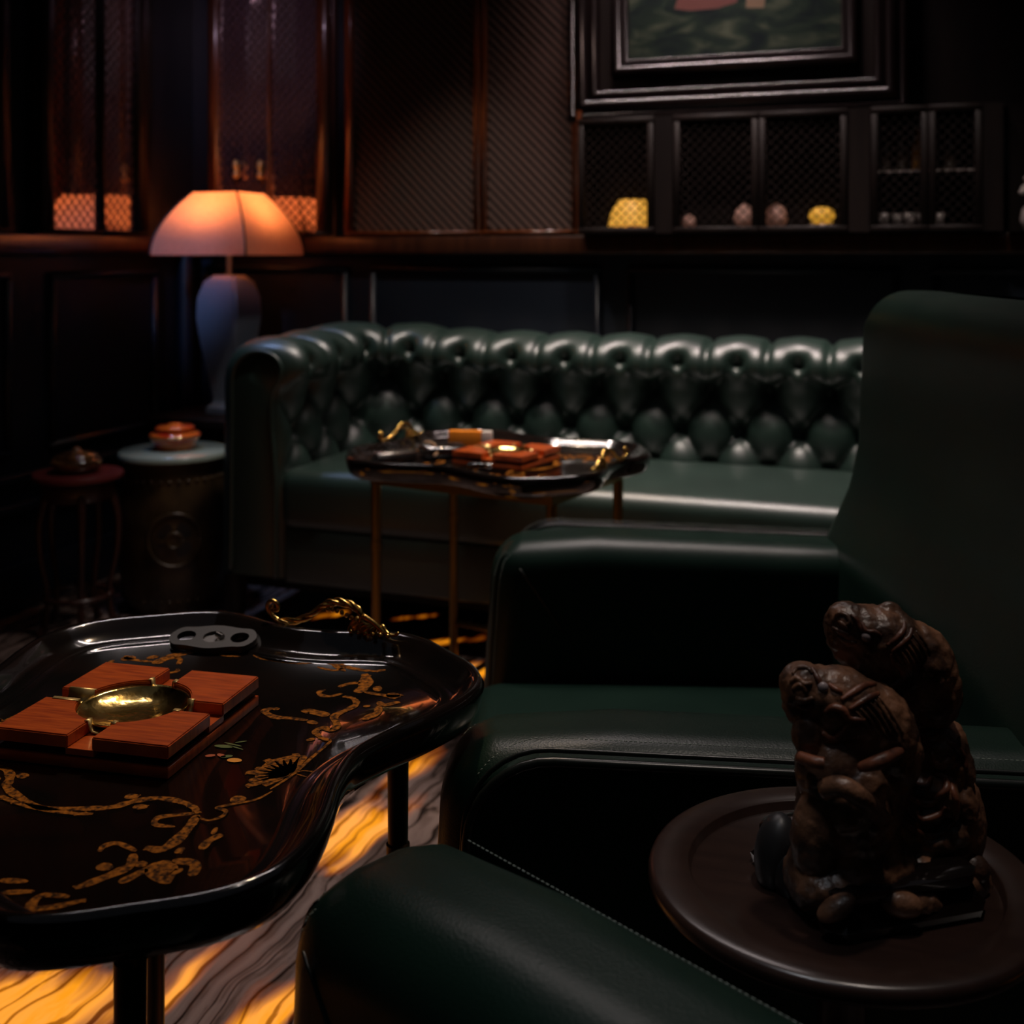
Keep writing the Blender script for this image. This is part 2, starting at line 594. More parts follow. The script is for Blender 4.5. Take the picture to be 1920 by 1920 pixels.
# amber mask = attribute pushed about by the veins
an = N(nt, 'ShaderNodeAttribute', attribute_name='amber')
n2 = N(nt, 'ShaderNodeTexNoise')
n2.inputs['Scale'].default_value = 15
n2.inputs['Detail'].default_value = 5
L(nt, va.outputs[0], n2.inputs['Vector'])
ad = N(nt, 'ShaderNodeMath', operation='MULTIPLY_ADD')
ad.inputs[1].default_value = 1.5
L(nt, n2.outputs[0], ad.inputs[0])
L(nt, an.outputs['Fac'], ad.inputs[2])
mr = N(nt, 'ShaderNodeMapRange')
mr.inputs['From Min'].default_value = 1.22
mr.inputs['From Max'].default_value = 1.62
L(nt, ad.outputs[0], mr.inputs[0])
mm = N(nt, 'ShaderNodeMath', operation='MULTIPLY')
L(nt, mr.outputs[0], mm.inputs[0])
vs_ = N(nt, 'ShaderNodeMath', operation='MULTIPLY_ADD')
vs_.inputs[1].default_value = 0.5
vs_.inputs[2].default_value = 0.5
L(nt, vr.outputs[0], vs_.inputs[0])
L(nt, vs_.outputs[0], mm.inputs[1])
ec = N(nt, 'ShaderNodeValToRGB')
ec.color_ramp.elements[0].color = (0.42, 0.07, 0.003, 1)
ec.color_ramp.elements[1].color = (1.0, 0.34, 0.010, 1)
ec.color_ramp.elements[0].position = 0.2
L(nt, mm.outputs[0], ec.inputs[0])
L(nt, ec.outputs[0], b.inputs['Emission Color'])
es = N(nt, 'ShaderNodeMath', operation='MULTIPLY')
es.inputs[1].default_value = 1.0
L(nt, mm.outputs[0], es.inputs[0])
L(nt, es.outputs[0], b.inputs['Emission Strength'])
me.materials.append(m)
fl = bpy.data.objects.new('floor', me)
C.objects.link(fl)
struct(fl)

struct(finish(boxb(XL, XR, YB, YB + .1, 0, ZC), 'wall_back', M['wainscot'], smooth=False))
struct(finish(boxb(XL - .1, XL, YF, YB, 0, ZC), 'wall_left', M['wainscot'], smooth=False))
struct(finish(boxb(XR, XR + .1, YF, YB, 0, ZC), 'wall_right', M['plaster'], smooth=False))
struct(finish(boxb(XL, XR, YF - .1, YF, 0, ZC), 'wall_front', M['plaster'], smooth=False))
struct(finish(boxb(XL, XR, YF, YB, ZC, ZC + .05), 'ceiling', M['plaster'], smooth=False))


def moulding_back(x0, x1, z0, z1, w=.022, d=.018):
    bm = bmesh.new()
    for (a, b_, c, e_) in ((x0, x1, z0, z0 + w), (x0, x1, z1 - w, z1), (x0, x0 + w, z0 + w, z1 - w), (x1 - w, x1, z0 + w, z1 - w)):
        box(bm, a, b_, YB - d, YB, c, e_)
    bmesh.ops.bevel(bm, geom=bm.edges[:], offset=.004, segments=2, affect='EDGES')
    return bm


def moulding_left(y0, y1, z0, z1, w=.022, d=.018):
    bm = bmesh.new()
    for (a, b_, c, e_) in ((y0, y1, z0, z0 + w), (y0, y1, z1 - w, z1), (y0, y0 + w, z0 + w, z1 - w), (y1 - w, y1, z0 + w, z1 - w)):
        box(bm, XL, XL + d, a, b_, c, e_)
    bmesh.ops.bevel(bm, geom=bm.edges[:], offset=.004, segments=2, affect='EDGES')
    return bm


k = 1
for x0, x1 in ((-2.60, -1.99), (-1.90, -1.05), (-.96, -.11), (-.02, .83), (.92, 1.77), (1.86, 2.71)):
    struct(finish(moulding_back(x0, x1, .40, 1.045), 'trim_%d' % k, M['wainscot']))
    k += 1
for y0, y1 in ((2.987, 3.525), (2.05, 2.82), (1.15, 1.96), (.2, 1.06)):
    struct(finish(moulding_left(y0, y1, .47, 1.03), 'trim_%d' % k, M['wainscot']))
    k += 1
# low dado rails on the left wall, rounded post in the corner
for z in (.405, .315):
    bm = rbox(XL, XL + .03, YF, YB, z - .012, z + .012, .005, 2)
    struct(finish(bm, 'trim_%d' % k, M['wainscot'])); k += 1
bm = bmesh.new()
lathe(bm, [(0, 0), (.028, 0), (.028, 1.09), (0, 1.09)], 16, (XL + .032, 3.665, 0))
struct(finish(bm, 'trim_%d' % k, M['wainscot'], auto=40)); k += 1
struct(finish(boxb(XL + .03, XR, YB - .03, YB, 0, .14), 'baseboard_back', M['wainscot'], smooth=False))
struct(finish(boxb(XL, XL + .03, YF, YB, 0, .14), 'baseboard_left', M['wainscot'], smooth=False))
# wooden rail under the cabinets
bm = rbox(XL + .001, XR, YB - .05, YB, 1.085, 1.150, .008, 2)
struct(finish(bm, 'trim_%d' % k, M['cabwood'])); k += 1
bm = rbox(XL, XL + .05, YF, YB - .05, 1.085, 1.150, .008, 2)
struct(finish(bm, 'trim_%d' % k, M['cabwood'])); k += 1


# ------------------------------------------------------------------ lattice cabinets along the walls
def lattice(bm, w, h, pitch, t, both=True):
    """diagonal wires in the x-z plane of a w by h opening"""
    dirs = ((1, -1), (1, 1)) if both else ((1, -1),)
    for dx, dz in dirs:
        step = pitch * math.sqrt(2)
        o = -(h if dz > 0 else 0)
        while o < w + (h if dz < 0 else 0):
            # line x = o + s, z = (0 or h.. ) + dz*s
            if dz > 0:
                s0, s1 = max(0, -o), min(h, w - o)
                p0, p1 = (o + s0, s0), (o + s1, s1)
            else:
                s0, s1 = max(0, o - w), min(h, o)
                p0, p1 = (o - s0, s0), (o - s1, s1)
            if s1 - s0 > pitch * .3:
                nx_, nz_ = (-.7071, .7071) if dz > 0 else (.7071, .7071)
                yy = .0 if dz > 0 else .0016
                q = []
                for (px, pz) in (p0, p1):
                    for sgn in (-1, 1):
                        q.append((px + sgn * nx_ * t / 2, pz + sgn * nz_ * t / 2))
                lo = [bm.verts.new((a, yy, c)) for a, c in (q[0], q[1], q[3], q[2])]
                hi = [bm.verts.new((a, yy + .0016, c)) for a, c in (q[0], q[1], q[3], q[2])]
                bm.faces.new(lo)
                bm.faces.new(hi[::-1])
                for i in range(4):
                    bm.faces.new((lo[i], lo[(i + 1) % 4], hi[(i + 1) % 4], hi[i]))
            o += step


def cabinet(label, x0, x1, z0, z1, doors, origin, rotz, wood, backm, wire, depth=.030, pitch=.026, tw=.0028, both=True, stile=.03, handles=(), group='lattice front wall cabinets', shelf=None):
    """a wall cabinet, local x along the wall, local -y into the room, doors = [(a, b, frame)]"""
    t = thing('wall_cabinet', label, 'cabinet', (origin[0], origin[1], z0), rotz, group)
    h = z1 - z0
    bm = bmesh.new()
    # carcass: back, sides, top and bottom around the openings
    box(bm, x0, x1, -.004, 0, 0, h)
    box(bm, x0, x1, -depth, -.004, 0, .014)
    box(bm, x0, x1, -depth, -.004, h - .03, h)
    box(bm, x0, x0 + .014, -depth, -.004, .014, h - .03)
    box(bm, x1 - .014, x1, -depth, -.004, .014, h - .03)
    finish(bm, 'body', wood, t, smooth=False)
    for i, (a, b_, frl, frr) in enumerate(doors):
        zb, zt_ = .006, h - .032
        fr = max(frl, frr)
        bm = bmesh.new()
        yo = -depth - .022
        fb = .010
        box(bm, a, b_, yo, -depth, zb, zb + fb)
        box(bm, a, b_, yo, -depth, zt_ - fr, zt_)
        box(bm, a, a + frl, yo, -depth, zb + fb, zt_ - fr)
        box(bm, b_ - frr, b_, yo, -depth, zb + fb, zt_ - fr)
        bmesh.ops.bevel(bm, geom=bm.edges[:], offset=.0015, segments=2, affect='EDGES')
        d = finish(bm, 'door', wood, t)
        ow, oh = b_ - a - frl - frr, zt_ - zb - fr - fb
        bm = bmesh.new()
        lattice(bm, ow, oh, pitch, tw, both)
        l = finish(bm, 'wire_mesh', wire, d, smooth=False)
        l.location = (a + frl, -depth - .011, zb + fb)
        if backm:
            g = finish(boxb(a + frl - .001, b_ - frr + .001, -depth - .005, -depth - .002, zb + fb - .001, zt_ - fr + .002), 'mirror_panel', backm, d, smooth=False)
        for hx, hz in handles:
            if a - .001 <= hx <= b_ + .001:
                bm = bmesh.new()
                lathe(bm, [(0, 0), (.007, .0), (.010, .006), (.012, .016), (.006, .024), (.006, .032), (.012, .040), (.012, .055), (.007, .066), (0, .07)], 12, (hx, yo - .012, hz))
                box(bm, hx - .008, hx + .008, yo - .004, yo + .001, hz + .004, hz + .064)
                finish(bm, 'handle', M['brass_satin'], d)
    return t


ZB0, ZT0 = 1.150, 2.60
# left wall: local x runs along +y  (rot +90 would send -y to +x)
LW = dict(origin=(XL, 0), rotz=R(90))
cabinet('tall lattice door cabinet on the left wall, left of the lamp', 2.895, 3.435, ZB0, ZT0, [(2.910, 3.188, .050, .006), (3.189, 3.427, .006, .062)], wood=M['darkwood'], backm=M['mirror'], wire=M['lattice'], **LW)
cabinet('lattice cabinet at the left edge, only a sliver shows', 2.20, 2.78, ZB0, ZT0, [(2.215, 2.48, .036, .006), (2.481, 2.772, .006, .050)], wood=M['darkwood'], backm=M['mirror'], wire=M['lattice'], **LW)
BW = dict(origin=(0, YB), rotz=0)
cabinet('double lattice door cabinet with two small brass pulls behind the lamp', -2.56, -2.03, ZB0, ZT0, [(-2.55, -2.290, .045, .006), (-2.289, -2.045, .006, .048)],
        wood=M['cabwood'], backm=M['mirror'], wire=M['lattice'], handles=((-2.420, .215), (-2.318, .21)), **BW)
cabinet('tall dark lattice cabinet with lit red-brown stiles in the middle of the back wall', -1.99, -1.10, ZB0, ZT0, [(-1.975, -1.467, .026, .022), (-1.463, -1.112, .022, .026)],
        wood=M['redwood'], backm=M['glass_dark'], wire=M['lattice_lit'], pitch=.0235, tw=.013, both=False, **BW)
# low open lattice bays under the picture
def bay(label, x0, x1, parts_, z0=1.150, z1=1.515, depth=.16):
    t = thing('wall_cabinet', label, 'cabinet', (0, YB, z0), 0, 'low lattice bays under the picture')
    h = z1 - z0
    bm = bmesh.new()
    box(bm, x0, x1, -.004, 0, 0, h)
    box(bm, x0, x1, -depth, -.004, 0, .012)
    box(bm, x0, x1, -depth, -.004, h - .012, h)
    box(bm, x0, x0 + .012, -depth, -.004, .012, h - .012)
    box(bm, x1 - .012, x1, -depth, -.004, .012, h - .012)
    finish(bm, 'body', M['darkwood'], t, smooth=False)
    for a, b_ in parts_:
        bm = bmesh.new()
        fr = .02
        box(bm, a, b_, -depth - .018, -depth, 0, fr)
        box(bm, a, b_, -depth - .018, -depth, h - fr, h)
        box(bm, a, a + fr, -depth - .018, -depth, fr, h - fr)
        box(bm, b_ - fr, b_, -depth - .018, -depth, fr, h - fr)
        bmesh.ops.bevel(bm, geom=bm.edges[:], offset=.002, segments=1, affect='EDGES')
        d = finish(bm, 'door', M['darkwood'], t)
        bm = bmesh.new()
        lattice(bm, b_ - a - 2 * fr, h - 2 * fr, .021, .0025)
        l = finish(bm, 'wire_mesh', M['lattice'], d, smooth=False)
        l.location = (a + fr, -depth - .009, fr)
    return t


bay('narrow lattice bay holding the added amber lamp, left end under the picture', -1.085, -.83, [(-1.08, -.835)])
bay('wide double lattice bay with added small round globes, centred under the picture', -.775, -.25, [(-.772, -.513), (-.511, -.254)])
bay('lattice bay with added glasses and bottles in place of a reflection, right of the picture', -.19, .12, [(-.187, -.030), (-.028, .115)])
for i, (a, b_) in enumerate(((-.83, -.775), (-.25, -.19), (.12, .17))):
    struct(finish(boxb(a, b_, YB - .175, YB, 1.150, 1.515), 'trim_%d' % k, M['darkwood'], smooth=False)); k += 1
struct(finish(boxb(-1.10, -1.085, YB - .12, YB, 1.150, ZC), 'trim_%d' % k, M['redwood'], smooth=False)); k += 1
struct(finish(boxb(-1.085, .60, YB - .05, YB, 1.515, ZC), 'trim_%d' % k, M['darkwood'], smooth=False)); k += 1
for a in (.19, .62, 1.05):
    struct(finish(boxb(a, a + .04, YB - .10, YB, 1.150, 1.515), 'trim_%d' % k, M['darkwood'], smooth=False)); k += 1

# things inside the bays, made up in place of reflections in the glass
zsh = 1.163
t = thing('table_lamp', 'tiny amber lamp added in place of a reflected lamp, behind lattice, below left end of the picture', 'lamp', (-.925, 3.67, zsh))
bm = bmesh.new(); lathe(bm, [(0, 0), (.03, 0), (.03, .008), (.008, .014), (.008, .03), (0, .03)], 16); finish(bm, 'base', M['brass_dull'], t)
bm = bmesh.new(); lathe(bm, [(.078, .012), (.070, .05), (.056, .08), (.042, .098), (.0, .1)], 24); finish(bm, 'lamp_shade', M['amber_refl'], t)
for x, r_, mt_, lb in ((-.742, .022, 'rosy_refl', 'dim rosy globe added for a reflection, at the far left of the wide bay'), (-.568, .036, 'rosy_refl', 'rosy egg-shaped globe added for a reflection, just left of the bay mullion'),
                      (-.472, .036, 'rosy_refl', 'rosy egg-shaped globe added for a reflection, just right of the bay mullion'), (-.335, .038, 'orangejar', 'round amber jar added for a reflection, on a pale dish at the right end of the wide bay')):
    if mt_ == 'rosy_refl':
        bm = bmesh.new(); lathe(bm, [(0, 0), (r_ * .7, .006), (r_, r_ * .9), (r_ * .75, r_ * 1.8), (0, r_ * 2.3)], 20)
        tag(finish(bm, 'reflection_globe', M[mt_], loc=(x, 3.68, zsh)), lb, 'globe', 'added round objects for reflections in the wide bay')
    else:
        t = thing('amber_standin', lb, 'jar', (x, 3.68, zsh), 0, 'added round objects for reflections in the wide bay')
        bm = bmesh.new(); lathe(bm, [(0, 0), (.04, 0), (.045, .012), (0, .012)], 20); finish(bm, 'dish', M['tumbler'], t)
        bm = bmesh.new(); lathe(bm, [(0, .014), (.030, .016), (.040, .035), (.036, .055), (.02, .066), (0, .067)], 20); finish(bm, 'jar_body', M['amber_refl'], t)
struct(finish(boxb(-.176, .106, 3.61, 3.748, 1.325, 1.331), 'trim_%d' % k, M['tumbler'], smooth=False)); k += 1
gi = 0
for x, y in ((-.155, 3.66), (-.118, 3.69), (-.082, 3.66), (-.05, 3.69), (.0, 3.68)):
    bm = bmesh.new(); lathe(bm, [(0, 0), (.013, 0), (.016, .045), (.014, .045), (.011, .004), (0, .004)], 16)
    tag(finish(bm, 'glass_tumbler', M['tumbler'], loc=(x, y, zsh)), 'small clear tumbler added for a reflection, standing on the floor of the right-hand lattice bay', 'glass', 'tumblers in the right-hand bay')
for x, hh, mt_ in ((-.15, .12, 'bottle'), (-.105, .135, 'bottle'), (-.06, .125, 'orangejar'), (.03, .13, 'bottle')):
    lb = {'bottle': 'dark bottle added for a reflection, on the shelf of the right-hand lattice bay', 'orangejar': 'amber bottle added for a reflection, on the shelf of the right-hand lattice bay'}[mt_]
    bm = bmesh.new(); lathe(bm, [(0, 0), (.018, 0), (.018, hh * .55), (.007, hh * .72), (.007, hh), (0, hh)], 16)
    o = tag(finish(bm, 'liquor_bottle', M[mt_], loc=(x, 3.69, 1.332)), lb, 'bottle', 'dark bottles in the right-hand bay' if mt_ == 'bottle' else None)
t = thing('flower_vase', 'small pale flower vase standing on the rail at the right edge', 'vase', (.165 + .08, 3.60, 1.150))
bm = bmesh.new(); lathe(bm, [(0, 0), (.02, 0), (.032, .03), (.026, .06), (.012, .08), (.016, .095), (.012, .095), (0, .03)], 20); finish(bm, 'vase_body', M['tumbler'], t)
bm = bmesh.new()
for i in range(9):
    a = i * 2.4
    ell(bm, (.022 * math.cos(a), .022 * math.sin(a), .11 + .012 * (i % 4)), (.014, .014, .011), seg=8)
    tube(bm, [(0, 0, .09), (.02 * math.cos(a), .02 * math.sin(a), .108 + .012 * (i % 4))], .0015, 5)
finish(bm, 'blossoms', M['tumbler'], t)

# ------------------------------------------------------------------ picture in its deep moulded frame
PX0, PX1, PZ0, PZ1 = -1.135, -.083, 1.517, 2.58
t = thing('framed_painting', 'large dark sea painting in a deep stepped black wooden frame on the back wall', 'painting', (0, YB - .05, PZ0))


def frame_ring(x0, x1, z0, z1, prof):
    """mitred frame, prof = [(inset, projection)] from the outer edge inwards"""
    bm = bmesh.new()
    rings = []
    for ins, pr in prof:
        rings.append([bm.verts.new((x, -pr, z)) for x, z in ((x0 + ins, z0 + ins), (x1 - ins, z0 + ins), (x1 - ins, z1 - ins), (x0 + ins, z1 - ins))])
    for a, b_ in zip(rings, rings[1:]):
        for q in range(4):
            bm.faces.new((a[q], a[(q + 1) % 4], b_[(q + 1) % 4], b_[q]))
    return bm


H = PZ1 - PZ0
prof = [(0, .0), (0, .060), (.006, .068), (.016, .070), (.022, .062), (.024, .056), (.034, .070), (.046, .074), (.058, .070), (.066, .056), (.068, .048), (.080, .054), (.092, .050), (.098, .030), (.102, .022)]
finish(frame_ring(PX0, PX1, 0, H, prof), 'outer_moulding', M['frame'], t, auto=70)
bm = bmesh.new()
for (a, b_, c, e_) in ((PX0 + .1, PX1 - .1, .1, .145), (PX0 + .1, PX1 - .1, H - .145, H - .1), (PX0 + .1, PX0 + .145, .145, H - .145), (PX1 - .145, PX1 - .1, .145, H - .145)):
    box(bm, a, b_, -.024, 0, c, e_)
finish(bm, 'flat_border', M['darkwood'], t, smooth=False)
prof = [(0, .020), (0, .044), (.006, .052), (.018, .054), (.026, .044), (.030, .040), (.040, .044), (.050, .038), (.054, .028), (.054, .02)]
finish(frame_ring(PX0 + .142, PX1 - .142, .142, H - .142, prof), 'inner_moulding', M['frame'], t, auto=70)
m, nt, b = mat('sea_painting')
setp(b, rough=0.8, spec=.1)
tc = N(nt, 'ShaderNodeTexCoord')
mp = N(nt, 'ShaderNodeMapping'); mp.inputs['Scale'].default_value = (3.2, 1, 8)
L(nt, tc.outputs['Object'], mp.inputs[0])
nz = N(nt, 'ShaderNodeTexNoise'); nz.inputs['Scale'].default_value = 2.2; nz.inputs['Detail'].default_value = 6; nz.inputs['Distortion'].default_value = .8
L(nt, mp.outputs[0], nz.inputs[0])
cr = N(nt, 'ShaderNodeValToRGB'); e = cr.color_ramp.elements
e[0].position, e[0].color = .36, (.005, .009, .010, 1)
e[1].position, e[1].color = .68, (.05, .06, .04, 1)
x = e.new(.5); x.color = (.011, .019, .014, 1)
L(nt, nz.outputs[0], cr.inputs[0]); L(nt, cr.outputs[0], b.inputs['Base Color'])
cv = finish(boxb(PX0 + .19, PX1 - .19, -.026, -.02, .19, H - .19), 'canvas', m, t, smooth=False)
# figures in the boat, painted as flat daubs on the canvas
bm = bmesh.new()
def daub(cx, cz, pts, yy=-.0262):
    f = [bm.verts.new((cx + a, yy, cz + c)) for a, c in pts]
    bm.faces.new(f)
daub(-.70, .36, [(-.09, -.012), (-.04, -.022), (.05, -.02), (.11, -.004), (.10, .05), (.03, .07), (-.05, .05), (-.08, .02)])
finish(bm, 'painted_boat', simple('brick_red_oil', (.07, .012, .007), .6), cv, smooth=False)
bm = bmesh.new()
daub(-.535, .355, [(-.03, -.02), (.025, -.024), (.035, .03), (.01, .07), (-.025, .05)])
finish(bm, 'painted_figure', simple('ochre_oil', (.10, .06, .03), .6), cv, smooth=False)

# ------------------------------------------------------------------ Chesterfield sofa
SX0, SX1, SY0, SY1 = -1.985, 0.54, 2.90, 3.665      # outer footprint
IX0, IX1, IY = -1.745, 0.30, 3.425                  # inner faces of arms and back
sofa = thing('chesterfield_sofa', 'long dark green leather sofa with deep buttoned back and arms along the back wall', 'sofa', (SX0, SY0, 0))
SO = Vector((SX0, SY0, 0))
prof = spline([(0, .16), (0, .30), (0, .42), (.005, .50), (.02, .62), (.018, .71), (-.015, .755), (-.032, .795), (-.02, .830), (.025, .858), (.09, .866), (.155, .852), (.205, .81), (.222, .75), (.222, .62), (.225, .40), (.228, .16)], 10)
prof = [(p.x, p.y if p.y < .5 else .5 + (p.y - .5) * .875) for p in prof]
# even spacing along the profile up to the outer side
acc = [0]
for a, b_ in zip(prof, prof[1:]):
    acc.append(acc[-1] + math.hypot(b_[0] - a[0], b_[1] - a[1]))
NT = 112
tl = [acc[-1] * i / (NT - 1) for i in range(NT)]
pp = [(float(np.interp(t_, acc, [q[0] for q in prof])), float(np.interp(t_, acc, [q[1] for q in prof]))) for t_ in tl]
t_top = float(np.interp(0, [0], [0]))
for i, q in enumerate(pp):
    if q[1] >= .765:
        t_row1 = tl[i]
        break
# inner path with rounded corners
fil = .13
path = []
def seg_(p, q, n):
    for i in range(n):
        path.append((p[0] + (q[0] - p[0]) * i / n, p[1] + (q[1] - p[1]) * i / n))
def arc_(c, r, a0, a1, n):
    for i in range(n):
        a = R(a0 + (a1 - a0) * i / n)
        path.append((c[0] + r * math.cos(a), c[1] + r * math.sin(a)))
stp = .0095
seg_((IX0, SY0 + .02), (IX0, IY - fil), int((IY - fil - SY0 - .02) / stp))
arc_((IX0 + fil, IY - fil), fil, 180, 90, 24)
seg_((IX0 + fil, IY), (IX1 - fil, IY), int((IX1 - IX0 - 2 * fil) / stp))
arc_((IX1 - fil, IY - fil), fil, 90, 0, 24)
seg_((IX1, IY - fil), (IX1, SY0 + .02), int((IY - fil - SY0 - .02) / stp))
path.append((IX1, SY0 + .02))
pl = [0]
for a, b_ in zip(path, path[1:]):
    pl.append(pl[-1] + math.hypot(b_[0] - a[0], b_[1] - a[1]))
Ltot = pl[-1]
PW = Ltot / round(Ltot / .178)      # button spacing along the row
PH = .108                           # row spacing
grid = []
for i, (x, y) in enumerate(path):
    x0, y0 = path[max(i - 1, 0)]
    x1, y1 = path[min(i + 1, len(path) - 1)]
    tx, ty = x1 - x0, y1 - y0
    l_ = math.hypot(tx, ty)
    nx_, ny_ = -ty / l_, tx / l_      # to the outside
    s = pl[i]
    # the corner puffs up a little
    dc = min(math.hypot(x - (IX0 + .04), y - (IY - .04)), math.hypot(x - (IX1 - .04), y - (IY - .04)))
    lift = .022 * math.exp(-(dc / .22) ** 2)
    end = min(s, Ltot - s)
    row = []
    for j in range(NT):
        o, z = pp[j]
        jo = max(j - 1, 0)
        j1 = min(j + 1, NT - 1)
        dx_, dz_ = pp[j1][0] - pp[jo][0], pp[j1][1] - pp[jo][1]
        ll = math.hypot(dx_, dz_)
        no, nz_ = -dz_ / ll, dx_ / ll       # pointing to the seat side / up
        tt = (tl[j] - t_row1)
        A = (s - PW * .5) / PW + tt / (2 * PH)
        Bq = (s - PW * .5) / PW - tt / (2 * PH)
        puff = (abs(math.sin(PI * A)) * abs(math.sin(PI * Bq))) ** 0.42
        # folds
        f_in = 1 - min(1, abs(tt) / .6) * .0
        # button pits
        kA, kB = A - round(A), Bq - round(Bq)
        ds = (kA + kB) / 2 * PW
        dt = (kA - kB) * PH
        pit = math.exp(-((ds / .021) ** 2 + (dt / .021) ** 2))
        # over the roll the leather lies smoother: one upright pleat between the deep buttons
        cm = (s / PW) - round(s / PW)
        ripple = 1 - .42 * math.exp(-(cm * PW / .011) ** 2)
        wr = min(1, max(0, (tt + .058) / .05))
        wr = wr * wr * (3 - 2 * wr)
        # keep the diamonds' tips open right beside the top buttons
        cb = (s / PW - .5) - round(s / PW - .5)
        hole = math.exp(-((cb * PW / .024) ** 2 + (tt / .028) ** 2))
        puff = puff * (1 - wr) + (ripple * (1 - .85 * hole) - .12 * math.cos(2 * PI * cb) * 0 + .10 * math.cos(2 * PI * cb) * min(1, max(0, (tt - .04) / .05))) * wr
        if tt > .045:
            pit = 0
        wfade = 1.0
        if tl[j] > t_row1 + .24:
            wfade = max(0, 1 - (tl[j] - t_row1 - .24) / .06)
        if z < .46 and o < .1:
            wfade = max(0.0, (z - .40) / .06)
        wend = min(1, end / .05)
        d = ((.042 + .016 * (1 - wr)) * puff - .022 - .012 * (1 - wr) - .030 * pit) * wfade * wend
        oo = o - 0 + no * d
        zz = z + nz_ * d + lift * min(1, max(0, (z - .5) / .3))
        # rounded scroll front of each arm
        if end < .03:
            q = 1 - math.sqrt(max(0, 1 - (1 - end / .03) ** 2))
            oo += (.10 - oo) * q * .35
            zz += ((.45 if zz < .45 else zz) - zz) * 0 - (zz - .7) * q * .12 * (1 if zz > .7 else 0)
        row.append((x + nx_ * oo, y + ny_ * oo, zz))
    grid.append(row)
bm = bmesh.new()
vv = [[bm.verts.new(Vector(p) - SO) for p in row] for row in grid]
for i in range(len(vv) - 1):
    for j in range(NT - 1):
        bm.faces.new((vv[i][j], vv[i][j + 1], vv[i + 1][j + 1], vv[i + 1][j]))
bm.faces.new(vv[0])
bm.faces.new(vv[-1][::-1])
back = finish(bm, 'backrest', M['sofa'], sofa)
# leather covered buttons at the lattice points
bm = bmesh.new()
nb = 0
for i0 in range(0, int(Ltot / PW) + 1):
    for row_ in (0, -1, -2):
        s = PW * (i0 + .5) + (PW / 2 if row_ % 2 else 0)
        if s > Ltot - .05 or s < .05:
            continue
        tt = t_row1 + row_ * PH
        i = int(np.interp(s, pl, range(len(pl))))
        j = int(np.interp(tt, tl, range(NT)))
        p = Vector(grid[i][j]) - SO
        ell(bm, p, (.011, .011, .011), seg=8)
finish(bm, 'button', M['sofa'], back)['kind'] = 'stuff'
# welt round each arm front
for name_s, idx_ in (('left', 0), ('right', -1)):
    bm = bmesh.new()
    pts = [Vector(grid[idx_][j]) - SO + Vector((0, -.004, 0)) for j in range(0, NT, 2)]
    tube(bm, pts, .006, 8)
    finish(bm, 'welt', M['sofa'], back)
bm = rbox(IX0 - SX0 - .02, IX1 - SX0 + .02, .0, IY - SY0 + .05, .30, .475, .042, 5, 3)
for v in bm.verts:
    if v.co.z > .4:
        u_ = (v.co.x - .24) / (IX1 - IX0)
        v.co.z += .010 * math.sin(PI * max(0, min(1, u_))) * math.sin(PI * max(0, min(1, v.co.y / .52)))
finish(bm, 'seat', M['sofa'], sofa)
bm = rbox(.235, SX1 - SX0 - .235, .012, .10, .15, .315, .012, 3)
finish(bm, 'front_rail', M['sofa'], sofa)
finish(boxb(.03, SX1 - SX0 - .03, .12, SY1 - SY0 - .03, .10, .30), 'frame', M['darkwood'], sofa, smooth=False)
for lx, ly in ((.05, .05), (SX1 - SX0 - .05, .05), (.05, .70), (SX1 - SX0 - .05, .70), (1.26, .05), (1.26, .70)):
    bm = bmesh.new()
    lathe(bm, [(0, 0), (.02, 0), (.03, .05), (.035, .11), (.035, .16), (0, .16)], 16, (lx, ly, 0))
    finish(bm, 'leg', M['darkwood'], sofa, auto=40)

